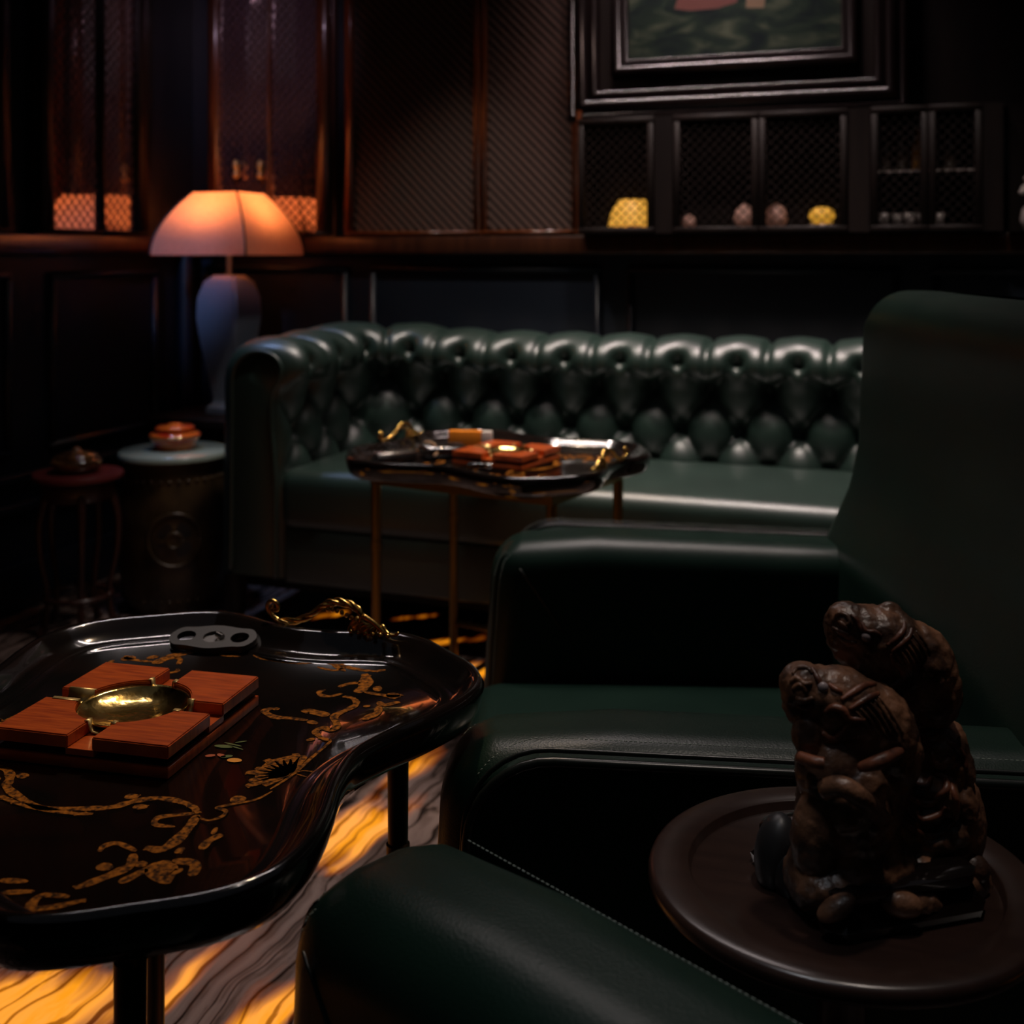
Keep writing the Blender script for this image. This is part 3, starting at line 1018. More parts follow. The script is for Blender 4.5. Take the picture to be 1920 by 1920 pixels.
# ------------------------------------------------------------------ tray tables
SCROLL = [([(0.1708,-0.0457),(0.1747,-0.0107),(0.1725,0.0241),(0.1715,0.0616),(0.1677,0.0709)],0.0022),([(0.1689,0.0678),(0.1562,0.0722),(0.1447,0.0827),(0.1473,0.0938),(0.1583,0.0914),(0.1577,0.1044),(0.1437,0.1247),(0.1477,0.1443),(0.1503,0.1584),(0.1465,0.1688),(0.1352,0.1775),(0.1256,0.1762)],0.0052),([(0.1342,0.1925),(0.1347,0.2083),(0.1277,0.2287),(0.116,0.2482)],0.0093),([(0.1248,0.2207),(0.1139,0.2144),(0.1072,0.2006)],0.0043),([(0.1207,0.1853),(0.1131,0.1738),(0.102,0.172),(0.0943,0.1801),(0.0982,0.1882)],0.0039),([(0.1083,0.1218),(0.1133,0.1277),(0.137,0.1242)],0.0083),([(0.1238,0.1037),(0.1369,0.1007)],0.0045),([(0.1229,0.1053),(0.1036,0.1041),(0.0852,0.1014),(0.0674,0.111),(0.0703,0.1202),(0.079,0.1213)],0.0051),([(0.1419,0.1975),(0.1616,0.1959),(0.1779,0.1974),(0.1848,0.2043)],0.0043),([(0.1716,0.1929),(0.1819,0.2032)],0.0096),([(0.1693,0.1771),(0.1794,0.1703),(0.1906,0.1849)],0.0049),([(0.1746,0.1664),(0.1819,0.1486),(0.1787,0.1354),(0.1766,0.1268)],0.006),([(0.1474,0.2175),(0.1548,0.2044)],0.0055),([(0.16,0.159),(0.1662,0.1634)],0.0034),([(0.1526,0.0672),(0.1473,0.0599)],0.0035),([(0.1326,0.2688),(0.1209,0.2597),(0.0937,0.2596),(0.0715,0.2666),(0.0462,0.265),(0.0225,0.2538),(-0.0,0.2533),(-0.0196,0.2539),(-0.0431,0.2664),(-0.0582,0.2717)],0.0049),([(0.0529,0.2497),(0.0771,0.2462),(0.0838,0.261)],0.0029),([(-0.0904,0.2482),(-0.065,0.2638)],0.0038),([(-0.0582,0.2717),(-0.0466,0.2814)],0.0034),([(0.1744,-0.0077),(0.1799,-0.0019),(0.1925,-0.0004),(0.1969,-0.0051),(0.1902,-0.0119),(0.1771,-0.0098)],0.0013),([(-0.0512,-0.1397),(-0.0305,-0.1451),(0.0012,-0.1461),(0.0366,-0.1346),(0.0578,-0.1241),(0.065,-0.1145),(0.0723,-0.1048),(0.0873,-0.0951),(0.1089,-0.0943),(0.1276,-0.1001),(0.136,-0.108)],0.0053),([(0.1375,-0.1102),(0.1441,-0.1315),(0.1478,-0.1578),(0.1441,-0.1712),(0.1305,-0.1714)],0.0066),([(0.139,-0.1123),(0.1524,-0.1154),(0.1593,-0.1049),(0.1563,-0.0951),(0.1459,-0.0934),(0.1521,-0.0856),(0.1694,-0.068),(0.1747,-0.0488)],0.0024),([(0.1477,-0.0745),(0.1612,-0.071)],0.0075),([(0.1337,-0.1088),(0.1216,-0.1159),(0.1089,-0.1259),(0.1144,-0.1371),(0.1322,-0.1345)],0.0039),([(0.1274,-0.1797),(0.1053,-0.1745),(0.0976,-0.1821),(0.1004,-0.1907)],0.004),([(0.1281,-0.1842),(0.1373,-0.1993),(0.1348,-0.2115),(0.1277,-0.2272),(0.1198,-0.2429)],0.0062),([(0.1133,-0.2081),(0.1269,-0.2099)],0.0064),([(0.1466,-0.2246),(0.1502,-0.2125),(0.1538,-0.2001)],0.0054),([(0.14,-0.1961),(0.1497,-0.1948)],0.005),([(0.1543,-0.1886),(0.1724,-0.2022),(0.1808,-0.2013)],0.0153),([(0.1645,-0.1826),(0.1839,-0.1801),(0.1936,-0.1967)],0.0061),([(0.1761,-0.1596),(0.1734,-0.146),(0.1776,-0.1321)],0.0051),([(0.1569,-0.1666),(0.1636,-0.1665)],0.0057),([(0.1699,-0.1348),(0.1663,-0.1234)],0.0026),([(0.124,-0.2538),(0.1028,-0.2595),(0.1078,-0.2759),(0.1235,-0.2682),(0.1384,-0.2526)],0.0047),([(0.0701,-0.2672),(0.0936,-0.2566)],0.0037),([(0.0566,-0.2531),(0.0784,-0.2473)],0.0041),([(0.0554,-0.1024),(0.068,-0.0992)],0.0056),([(0.0753,-0.1163),(0.0877,-0.1132)],0.0052)]
FAN = [(0.1449, -0.0278), (0.1376, -0.0115), (0.1364, 0.0076), (0.1508, 0.0246), (0.1648, 0.0297), (0.1697, 0.0132), (0.1676, -0.0038), (0.171, -0.0245), (0.1642, -0.0421), (0.1563, -0.039)]
QO = [(.238, 0), (.247, .05), (.268, .11), (.281, .165), (.276, .215), (.250, .255), (.208, .288), (.165, .318), (.125, .330), (.08, .322), (.04, .309), (0, .305)]
half = QO + [(-x, y) for x, y in reversed(QO[:-1])]
full = half + [(x, -y) for x, y in reversed(half[1:-1])]
OUT = [(p.x, p.y) for p in spline(full, 6, closed=True)]


def offset(poly, d):
    n_ = len(poly)
    out = []
    for i in range(n_):
        x0, y0 = poly[i - 2]
        x1, y1 = poly[(i + 2) % n_]
        tx, ty = x1 - x0, y1 - y0
        l_ = math.hypot(tx, ty) or 1
        out.append((poly[i][0] - ty / l_ * d, poly[i][1] + tx / l_ * d))
    return out


ZF = .594


def ribbon(bm, pts, w, z0, h=.0005):
    P = spline(pts, 7)
    n_ = len(P)
    Ls, Rs = [], []
    for i, p in enumerate(P):
        a = P[max(i - 1, 0)]
        b_ = P[min(i + 1, n_ - 1)]
        t_ = b_ - a
        if t_.length < 1e-7:
            t_ = Vector((1, 0, 0))
        t_.normalize()
        u_ = i / (n_ - 1)
        ww = w * .84 * (0.35 + 0.65 * math.sin(PI * min(1, max(0, u_))) ** .6) * (1 + .14 * math.sin(i * .62))
        nn = Vector((-t_.y, t_.x, 0)) * ww
        Ls.append(p + nn)
        Rs.append(p - nn)
    for i in range(n_ - 1):
        q = [Ls[i], Rs[i], Rs[i + 1], Ls[i + 1]]
        bm.faces.new([bm.verts.new((c.x, c.y, z0 + h)) for c in q])
    if w > .0026:
        # little acanthus lobes on both sides of the heavier strokes
        d_ = 0
        side = 1
        for i in range(1, n_ - 1):
            d_ += (P[i] - P[i - 1]).length
            if d_ > w * .9:
                d_ = 0
                side = -side
                t_ = (P[i + 1] - P[i - 1]).normalized()
                nn = Vector((-t_.y, t_.x, 0)) * side
                c = P[i] + nn * w * .42
                ax_ = (nn + t_ * .9).normalized()
                bx_ = Vector((-ax_.y, ax_.x, 0))
                f = []
                for k_ in range(9):
                    th_ = 2 * PI * k_ / 9
                    v_ = c + ax_ * math.cos(th_) * w * .42 + bx_ * math.sin(th_) * w * .22
                    f.append(bm.verts.new((v_.x, v_.y, z0 + h * .8)))
                bm.faces.new(f)


def make_tray_table(loc, rz, label, metal):
    t = thing('tray_table', label, 'table', (loc[0], loc[1], 0), rz, 'pair of serpentine black lacquer tray tables')
    bm = bmesh.new()
    prof_ = [(0.0, .600), (-.002, .612), (.002, .6195), (.007, .6205), (.012, .618), (.019, .609), (.030, .600), (.040, .597), (.0445, .598), (.047, .5965), (.050, ZF)]
    rings = []
    for d, z in prof_:
        rings.append([bm.verts.new((x, y, z)) for x, y in offset(OUT, d)])
    n_ = len(OUT)
    for a, b_ in zip(rings, rings[1:]):
        for q in range(n_):
            bm.faces.new((a[q], a[(q + 1) % n_], b_[(q + 1) % n_], b_[q]))
    bm.faces.new(rings[-1])
    under = [rings[0]]
    for d, z in ((.003, .590), (.010, .578), (.022, .572), (.03, .572)):
        under.append([bm.verts.new((x, y, z)) for x, y in offset(OUT, d)])
    for a, b_ in zip(under, under[1:]):
        for q in range(n_):
            bm.faces.new((b_[q], b_[(q + 1) % n_], a[(q + 1) % n_], a[q]))
    bm.faces.new(under[-1][::-1])
    tray = finish(bm, 'tray', M['lacquer'], t, auto=60)
    bm = bmesh.new()
    for pts, w in SCROLL:
        for sx in (1, -1):
            if sx == -1 and min(abs(p[0]) for p in pts) < .01 and max(abs(p[0]) for p in pts) < .12:
                continue
            ribbon(bm, [(x * sx, y) for x, y in pts], w, ZF)
    for sx in (1, -1):
        # fan of small hatched rays
        for i in range(11):
            a0 = i / 10
            ex = .1449 + (.171 - .1449) * 0
            p0 = (.1705 * sx, -.012)
            ang = R(100 + 135 * a0)
            ln = .036 + .006 * math.sin(i * 2.1)
            p1 = ((.1705 + ln * math.cos(ang)) * sx, -.012 + ln * math.sin(ang) * 1.1)
            ribbon(bm, [p0, ((p0[0] + p1[0]) / 2, (p0[1] + p1[1]) / 2), p1], .0060, ZF, .0007)
        f_ = [bm.verts.new((x * sx, y, ZF + .0003)) for x, y in FAN]
        bm.faces.new(f_)
    finish(bm, 'gilt_scrollwork', M['gilt'], tray, smooth=False)
    # little painted bouquet
    for nm, col, items in (('painted_tulip', 'orange_paint', [(.106, -.005, .0075, .0045, 10)]),
                           ('painted_bud', 'red_paint', [(.088, .000, .006, .0028, -20), (.078, -.004, .005, .0028, 30)]),
                           ('painted_leaf', 'green_paint', [(.078, .019, .010, .0035, 10), (.084, .026, .011, .0012, -5), (.094, .000, .006, .003, 30), (.088, .034, .006, .0012, 40), (.09, .021, .011, .001, -12)])):
        bm = bmesh.new()
        for x, y, a, b_, an_ in items:
            f = []
            for q in range(14):
                th = 2 * PI * q / 14
                px_, py_ = a * math.cos(th), b_ * math.sin(th)
                ca, sa = math.cos(R(an_)), math.sin(R(an_))
                f.append(bm.verts.new((x + px_ * ca - py_ * sa, y + px_ * sa + py_ * ca, ZF + .0009)))
            bm.faces.new(f)
        finish(bm, nm, M[col], tray, smooth=False)
    # gilt rococo handles bridging the dip at each end
    for sg in (1, -1):
        bm = bmesh.new()
        y0 = .311 * sg

        def Q(s, z, dy=0.0):
            return ((s + .022) * sg, y0 + dy * sg, .618 + z)
        # left curl
        cur = [(-.048, .002), (-.062, .006), (-.073, .014), (-.075, .023), (-.068, .028), (-.061, .025), (-.060, .018), (-.066, .016)]
        tube(bm, [Q(s, z) for s, z in [(p.x, p.y) for p in spline(cur, 5)]], .0026, 8)
        cur = [(-.043, .001), (-.056, .003), (-.066, .009), (-.070, .018), (-.065, .023)]
        tube(bm, [Q(s, z, -.003) for s, z in [(p.x, p.y) for p in spline(cur, 5)]], .0018, 8)
        # twisted bar rising to the crest
        for k_ in range(3):
            cur = [(-.058, .004), (-.035, .006), (-.012, .016), (.008, .031), (.028, .036), (.048, .032), (.058, .022), (.052, .012)]
            P = spline(cur, 5)
            tube(bm, [Q(p.x, p.y + .0028 * math.sin(i * .5 + k_ * 2.1), .0028 * math.cos(i * .5 + k_ * 2.1)) for i, p in enumerate(P)], [.0016 + .0012 * math.sin(PI * i / len(P)) for i in range(len(P))], 6)
        for k_ in range(7):
            ell(bm, Q(.012 + .0065 * k_, .026 - .0008 * k_ * k_ * .35, -.002), (.0030, .0030, .0030), seg=8)
        # shell fan
        for k_ in range(8):
            s0 = .044 + k_ * .0058
            P = spline([(s0 - .004, .000), (s0 - .001, .010 + .002 * math.sin(k_)), (s0 + .006, .018 - .0016 * k_), (s0 + .012, .016 - .0016 * k_)], 4)
            tube(bm, [Q(p.x, max(p.y, 0), .004 * math.sin(k_ + i * .3)) for i, p in enumerate(P)], [.0030, .0032, .0032, .003, .003, .0028, .0026, .0024, .0022, .002, .0018, .0016, .0014][:len(P)], 6)
        P = spline([(.060, .022), (.076, .014), (.090, .004), (.102, .003), (.108, .007)], 5)
        tube(bm, [Q(p.x, p.y) for p in P], [.0035 - .002 * i / len(P) for i in range(len(P))], 8)
        for k_ in range(6):
            ell(bm, Q(.046 + .010 * k_, .003, -.006), (.0028, .0028, .0028), seg=8)
        finish(bm, 'handle', M['brass_handle'], tray)
    # brass stand under the tray
    lx, ly = .165, .235
    bm = bmesh.new()
    for (a, b_, c, e_) in ((-lx - .012, lx + .012, -ly - .008, -ly + .008), (-lx - .012, lx + .012, ly - .008, ly + .008), (-lx - .008, -lx + .008, -ly + .008, ly - .008), (lx - .008, lx + .008, -ly + .008, ly - .008)):
        box(bm, a, b_, c, e_, .545, .572)
    finish(bm, 'stand_rail', metal, t, smooth=False)
    for sx in (-1, 1):
        for sy in (-1, 1):
            bm = bmesh.new()
            lathe(bm, [(0, .0), (.011, 0), (.011, .39), (.0135, .392), (.0135, .412), (.0115, .414), (.0125, .545), (0, .545)], 20, (lx * sx, ly * sy, 0))
            lg = finish(bm, 'leg', metal, t, auto=40)
            bm = bmesh.new()
            lathe(bm, [(0, 0), (.016, 0), (.016, .010), (.012, .014), (0, .014)], 16, (lx * sx, ly * sy, 0))
            finish(bm, 'foot_cap', M['brass_dull'], lg)
    for pts in (((-lx, -ly), (-lx, ly)), ((lx, -ly), (lx, ly)), ((-lx, 0), (lx, 0))):
        bm = bmesh.new()
        tube(bm, [(pts[0][0], pts[0][1], .13), (pts[1][0], pts[1][1], .13)], .007, 10)
        finish(bm, 'stretcher', metal, t)
    return t


M['stand_dark'] = simple('bronzed_steel', (0.10, 0.065, 0.035), 0.35, 0.9)
t1 = make_tray_table((-.7432, .9746), 0, 'black lacquer tray table with gilt scrollwork in the near left corner, holding one ashtray', M['stand_dark'])
fx, fy = room(-.033, 2.78)
t2 = make_tray_table((fx, fy), R(79.4), 'black lacquer tray table standing in front of the sofa, gilt handles at both ends', M['brass_dull'])


# ------------------------------------------------------------------ wooden cigar ashtrays
def make_ashtray(loc, rz, label):
    t = thing('cigar_ashtray', label, 'ashtray', loc, rz, 'square mahogany cigar ashtrays')
    h_, g = .0935, .013
    t0, t1_ = .0125, .031
    bm = rbox(-h_, h_, -h_, h_, 0, .0105, .0012, 2)
    finish(bm, 'wooden_base', M['mahogany'], t, auto=40)
    finish(boxb(-h_ + .003, h_ - .003, -h_ + .003, h_ - .003, .0100, .0128), 'groove', M['darkwood'], t, smooth=False)
    for sx in (-1, 1):
        a_, b_ = sorted((sx * .055, sx * (h_ - .0005)))
        finish(boxb(a_, b_, -g - .002, g + .002, .0125, .0185), 'channel_floor', M['mahogany'], t, smooth=False)
        finish(boxb(-g - .002, g + .002, a_, b_, .0125, .0185), 'channel_floor', M['mahogany'], t, smooth=False)
    rb = .0565
    for sx in (-1, 1):
        for sy in (-1, 1):
            pts = [(g, h_), (h_, h_), (h_, g)]
            a0 = math.asin(g / rb)
            arc = [(rb * math.cos(a0 + (PI / 2 - 2 * a0) * k_ / 14), rb * math.sin(a0 + (PI / 2 - 2 * a0) * k_ / 14)) for k_ in range(15)]
            pts = pts + arc
            pts = [(x * sx, y * sy) for x, y in pts]
            if sx * sy < 0:
                pts = pts[::-1]
            bm = bmesh.new()
            prism(bm, pts, .0182, t1_)
            bmesh.ops.recalc_face_normals(bm, faces=bm.faces)
            es_ = [e_ for e_ in bm.edges if len(e_.link_faces) == 2 and e_.calc_face_angle(0) > R(40)]
            bmesh.ops.bevel(bm, geom=es_, offset=.0012, segments=2, affect='EDGES')
            finish(bm, 'corner_block', M['mahogany'], t, auto=35)
    bm = bmesh.new()
    lathe(bm, [(0, .0128), (.020, .0130), (.036, .0150), (.047, .0195), (.0535, .0245), (.0555, .0268), (.0560, .0262), (.0545, .0232), (.048, .0180), (.036, .0140), (.02, .0127), (0, .0126)], 48)
    bowl = finish(bm, 'brass_bowl', M['brass'], t)
    for k_ in range(4):
        a = k_ * PI / 2
        bm = bmesh.new()
        # half-round cigar rest trough
        ca, sa = math.cos(a), math.sin(a)
        r0, r1 = .050, (.084 if k_ == 2 else .061)
        sec = [(-.0165, .0316), (-.0125, .0322), (-.0115, .0250), (-.0085, .0212), (0, .0200), (.0085, .0212), (.0115, .0250), (.0125, .0322), (.0165, .0316)]
        r0 = .0535
        rings = []
        for r_ in (r0, r1):
            rings.append([bm.verts.new((r_ * ca - yy * sa, r_ * sa + yy * ca, zz)) for yy, zz in sec])
        lowr = []
        for r_ in (r0, r1):
            lowr.append([bm.verts.new((r_ * ca - yy * sa, r_ * sa + yy * ca, zz - .0008)) for yy, zz in sec])
        for q in range(8):
            bm.faces.new((rings[0][q], rings[0][q + 1], rings[1][q + 1], rings[1][q]))
            bm.faces.new((lowr[0][q], lowr[1][q], lowr[1][q + 1], lowr[0][q + 1]))
            for e_ in (0, 1):
                bm.faces.new((rings[e_][q], rings[e_][q + 1], lowr[e_][q + 1], lowr[e_][q]))
        finish(bm, 'cigar_rest', M['brass_satin'], bowl)
    return t


ax, ay = room(-.387, 1.201)
a1 = make_ashtray((ax, ay, ZF + .0006), R(6), 'square mahogany cigar ashtray with brass bowl on the near tray table')
bx, by = room(-.012, 2.775)
a2 = dup(a1, (bx, by, ZF + .0006), R(-9.8), 'square mahogany cigar ashtray with brass bowl on the far tray table')

# double-ring cigar cutter by the rim of the near tray
cx_, cy_ = room(-.370, 1.455)
t = thing('cigar_cutter', 'black two-ring cigar cutter with steel centre lying on the near tray table', 'cigar cutter', (cx_, cy_, ZF + .0065), R(14))
t.rotation_euler = (R(13), 0, R(14))
bm = bmesh.new()
ol = [(p.x, p.y) for p in spline([(-.055, 0), (-.046, .018), (-.028, .021), (0, .026), (.028, .021), (.046, .018), (.055, 0), (.046, -.018), (.028, -.021), (0, -.026), (-.028, -.021), (-.046, -.018)], 5, closed=True)]
holes = []
no_ = len(ol)
z0, z1 = .001, .0085
def ringpts(cx, r, n_=24):
    return [(cx + r * math.cos(2 * PI * q / n_), r * math.sin(2 * PI * q / n_)) for q in range(n_)]
lo_r = []
for z in (z0, z1):
    es_ = []
    for loop in (ol, ringpts(-.034, .0115), ringpts(.034, .0115), ringpts(0, .0125)):
        vs = [bm.verts.new((x, y, z)) for x, y in loop]
        lo_r.append(vs)
        es_ += [bm.edges.new((vs[q], vs[(q + 1) % len(vs)])) for q in range(len(vs))]
    bmesh.ops.triangle_fill(bm, use_beauty=True, use_dissolve=False, edges=es_)
for a, b_ in zip(lo_r[:4], lo_r[4:]):
    for q in range(len(a)):
        bm.faces.new((a[q], a[(q + 1) % len(a)], b_[(q + 1) % len(a)], b_[q]))
body = finish(bm, 'body', M['blackmatte'], t, auto=35)
bm = bmesh.new(); prism(bm, [(-.0122, -.011), (.0122, -.011), (.0122, .004), (0, .010), (-.0122, .004)], .003, .0055); finish(bm, 'blade', M['silver'], t, smooth=False)
bm = bmesh.new(); lathe(bm, [(0, 0), (.0034, 0), (.0034, .012), (0, .012)], 10); o = finish(bm, 'pivot_pin', M['silver'], t, auto=40); o.rotation_euler = (R(90), 0, R(55)); o.location = (.004, .003, .0105)

# things on the far tray
def farpt(px, py, z=ZF):
    D = 2200 * (1.08 - z) / (py - 480)
    return (px - 960) / 2200 * D, D
x, y = room(-.275, 2.755)
t = thing('lighter_case', 'long dark case with a steel-edged lid at the left end of the far tray', 'case', (x, y, ZF + .0012), R(52))
finish(rbox(-.052, .052, -.017, .017, .0, .020, .005, 3), 'body', M['black'], t)
finish(rbox(-.050, .050, -.016, .016, .020, .026, .0025, 2), 'lid', M['silver'], t)
x, y = room(-.165, 2.84)
t = thing('cigar_case', 'glossy black leather cigar case between the steel-lidded case and the far ashtray', 'case', (x, y, ZF + .0012), R(38))
for k_ in range(3):
    bm = bmesh.new()
    lathe(bm, [(0, -.058), (.010, -.055), (.0145, -.045), (.0145, .045), (.010, .055), (0, .058)], 16)
    o = finish(bm, 'cigar_tube', M['lacquer'], t); o.rotation_euler = (0, R(90), 0); o.location = (0, -.024 + .024 * k_, .0155)
bm = bmesh.new()
P = spline([(.0, -.045, .010), (.012, -.03, .02), (.004, -.01, .034), (-.008, .01, .034), (.006, .03, .028), (.016, .045, .012)], 6)
tube(bm, P, .0035, 8)
o = finish(bm, 'cord', M['cord'], t); o.location = (-.035, 0, 0)
x, y = room(-.075, 2.675)
t = thing('cap_lighter', 'small glossy black lighter with a bright cap, in front of the far ashtray', 'lighter', (x, y, ZF + .0012), R(10))
finish(rbox(-.028, .014, -.010, .010, 0, .014, .003, 3), 'body', M['lacquer'], t)
finish(rbox(.0145, .032, -.010, .010, 0, .014, .003, 3), 'cap', M['silver'], t)
x, y = room(-.105, 2.924)
t = thing('cigarette_pack', 'bright orange pack with a pale end standing behind the far ashtray', 'pack', (x, y, ZF + .0012), R(14))
finish(rbox(-.052, .030, -.012, .012, 0, .050, .002, 2), 'sleeve', M['orange'], t, auto=40)
finish(rbox(.0305, .056, -.0115, .0115, .0, .049, .002, 2), 'pale_end', M['white'], t, auto=40)

# ------------------------------------------------------------------ table lamp in the corner
LX, LY = -2.335, 3.52
t = thing('side_table', 'small black side table in the corner under the fabric lamp', 'table', (LX, LY - .0, 0))
finish(rbox(-.20, .20, -.20, .195, .50, .535, .006, 2), 'table_top', M['darkwood'], t)
finish(boxb(-.17, .17, -.17, .165, .42, .4995), 'drawer_box', M['darkwood'], t, smooth=False)
for sx in (-1, 1):
    for sy in (-1, 1):
        finish(boxb(sx * .165 - .018, sx * .165 + .018, sy * .155 - .018, sy * .155 + .018, 0, .4195), 'leg', M['darkwood'], t, smooth=False)
t = thing('table_lamp', 'corner table lamp with a domed four-panel fabric shade, glowing orange-pink', 'lamp', (LX, LY, .535))
bm = bmesh.new()
lathe(bm, [(0, 0), (.085, 0), (.085, .02), (.066, .03), (.060, .05), (.098, .24), (.118, .33), (.114, .40), (.092, .455), (.060, .478), (.0, .480)], 4, phase=PI / 4)
bmesh.ops.bevel(bm, geom=[e_ for e_ in bm.edges if abs(e_.verts[0].co.z - e_.verts[1].co.z) > .008], offset=.008, segments=3, affect='EDGES')
finish(bm, 'lamp_base', M['lampbase'], t, auto=50)
bm = bmesh.new(); lathe(bm, [(0, .478), (.012, .478), (.010, .50), (.010, .60), (0, .60)], 14); stem = finish(bm, 'stem', M['lampbase'], t, auto=40)
zs0, zs1, hs0, hs1 = .548, .765, .188, .088
bm = bmesh.new()
rings = []
for q in range(15):
    u_ = q / 14
    z = zs0 + (zs1 - zs0) * u_
    hsz = hs1 + (hs0 - hs1) * (1 - u_ ** 1.9)
    ring = []
    for e_ in range(4):
        c0 = ((1, 1), (-1, 1), (-1, -1), (1, -1))[e_]
        c1 = ((1, 1), (-1, 1), (-1, -1), (1, -1))[(e_ + 1) % 4]
        for w in range(8):
            f_ = w / 8
            ring.append(bm.verts.new(((c0[0] + (c1[0] - c0[0]) * f_) * hsz, (c0[1] + (c1[1] - c0[1]) * f_) * hsz, z)))
    rings.append(ring)
for a, b_ in zip(rings, rings[1:]):
    for q in range(32):
        bm.faces.new((a[q], a[(q + 1) % 32], b_[(q + 1) % 32], b_[q]))
shade = finish(bm, 'lamp_shade', M['shade'], t, auto=30)
for cx, cy in ((1, 1), (-1, 1), (-1, -1), (1, -1)):
    bm = bmesh.new()
    pts = []
    for q in range(15):
        u_ = q / 14
        z = zs0 + (zs1 - zs0) * u_
        hsz = hs1 + (hs0 - hs1) * (1 - u_ ** 1.9) + .001
        pts.append((cx * hsz, cy * hsz, z))
    tube(bm, pts, .0035, 8)
    finish(bm, 'corner_seam', M['seam'], shade)
bm = bmesh.new(); ell(bm, (0, 0, .695), (.022, .022, .030), seg=16); finish(bm, 'bulb', M['bulb'], t)
bm = bmesh.new(); lathe(bm, [(0, .60), (.014, .60), (.014, .672), (0, .672)], 12); finish(bm, 'bulb_socket', M['brass_dull'], t, auto=40)
ld = bpy.data.lights.new('lamp_light', 'SPOT'); ld.energy = 15; ld.color = (1.0, .40, .13); ld.shadow_soft_size = .03; ld.spot_size = R(180); ld.spot_blend = 1.0
lo = bpy.data.objects.new('lamp_light', ld); C.objects.link(lo); lo.parent = t; lo.location = (0, 0, .585); lo.rotation_euler = (PI, 0, 0)
ob = t.children
for ch in t.children:
    if ch.name.startswith('bulb') and ch.type == 'MESH':
        ch.visible_shadow = True
t = thing('tissue_box', 'small dark box at the edge of the corner side table beneath the lamp', 'box', (-2.19, 3.40, .535), R(20))
finish(rbox(-.05, .05, -.035, .035, 0, .05, .006, 3), 'body', M['lacquer'], t)
finish(rbox(-.03, .03, -.015, .015, .05, .054, .002, 2), 'lid', M['silver'], t)

# ------------------------------------------------------------------ drum stools on the left
gx_, gy_ = -2.235, 3.07
t = thing('garden_stool', 'ochre ceramic drum stool with a pale celadon top beside the sofa arm', 'stool', (gx_, gy_, 0), R(31))
bm = bmesh.new()
lathe(bm, [(0, 0), (.135, 0), (.145, .012), (.150, .04), (.165, .12), (.172, .23), (.165, .34), (.150, .43), (.150, .458), (0, .458)], 48)
bd = finish(bm, 'body', M['ochre'], t, auto=50)
bm = bmesh.new(); lathe(bm, [(0, .458), (.163, .458), (.168, .462), (.168, .474), (.163, .479), (0, .479)], 48); finish(bm, 'top', M['celadon'], t, auto=50)
for k_ in range(4):
    a = k_ * PI / 2 - PI / 2 + R(5)
    def onb(u_, z_, e_=.001):
        rr = float(np.interp(z_, [.04, .12, .23, .34, .43], [.150, .165, .172, .165, .150])) + e_
        th_ = a + u_ / rr
        return (rr * math.cos(th_), rr * math.sin(th_), z_)
    bm = bmesh.new()
    # four black petal patches, painting in the dark of pierced openings
    for q in range(4):
        c_ = q * PI / 2 + PI / 4
        pts = []
        for w in range(12):
            th_ = 2 * PI * w / 12
            px_, py_ = .026 * math.cos(th_), .018 * math.sin(th_)
            ux = .040 * math.cos(c_) + px_ * math.cos(c_ + PI / 2) - py_ * math.sin(c_ + PI / 2)
            uz = .040 * math.sin(c_) + px_ * math.sin(c_ + PI / 2) + py_ * math.cos(c_ + PI / 2)
            pts.append(bm.verts.new(onb(ux, .235 + uz)))
        bm.faces.new(pts)
    finish(bm, 'painted_opening', M['black'], bd, smooth=False)
    bm = bmesh.new()
    tube(bm, [onb(.078 * math.cos(2 * PI * q / 32), .235 + .078 * math.sin(2 * PI * q / 32), .003) for q in range(33)], .005, 6)
    tube(bm, [onb(.022 * math.cos(2 * PI * q / 16), .235 + .022 * math.sin(2 * PI * q / 16), .003) for q in range(17)], .004, 6)
    finish(bm, 'coin_motif', M['ochre'], bd)
for z_, r_ in ((.045, .152), (.405, .155)):
    bm = bmesh.new()
    for q in range(36):
        th_ = 2 * PI * q / 36
        ell(bm, (r_ * math.cos(th_), r_ * math.sin(th_), z_), (.006, .006, .006), seg=8)
    finish(bm, 'stud_band', M['ochre'], bd)

t = thing('round_ashtray', 'round glossy red-orange lidded ashtray on the celadon stool', 'ashtray', (gx_ - .005, gy_ + .01, .479))
bm = bmesh.new(); lathe(bm, [(0, 0), (.056, 0), (.064, .008), (.066, .022), (.072, .030), (.078, .038), (.078, .046), (.070, .052), (.058, .054), (0, .053)], 40); bd = finish(bm, 'bowl', M['redglaze'], t)
bm = bmesh.new(); lathe(bm, [(0, .053), (.052, .054), (.060, .060), (.060, .068), (.048, .074), (.022, .074), (.018, .080), (0, .082)], 40); finish(bm, 'lid', M['redglaze'], t)
tube_bm = bmesh.new(); tube(tube_bm, [(.0785 * math.cos(2 * PI * q / 40), .0785 * math.sin(2 * PI * q / 40), .042) for q in range(41)], .002, 6); finish(tube_bm, 'gold_rim', M['brass'], bd)

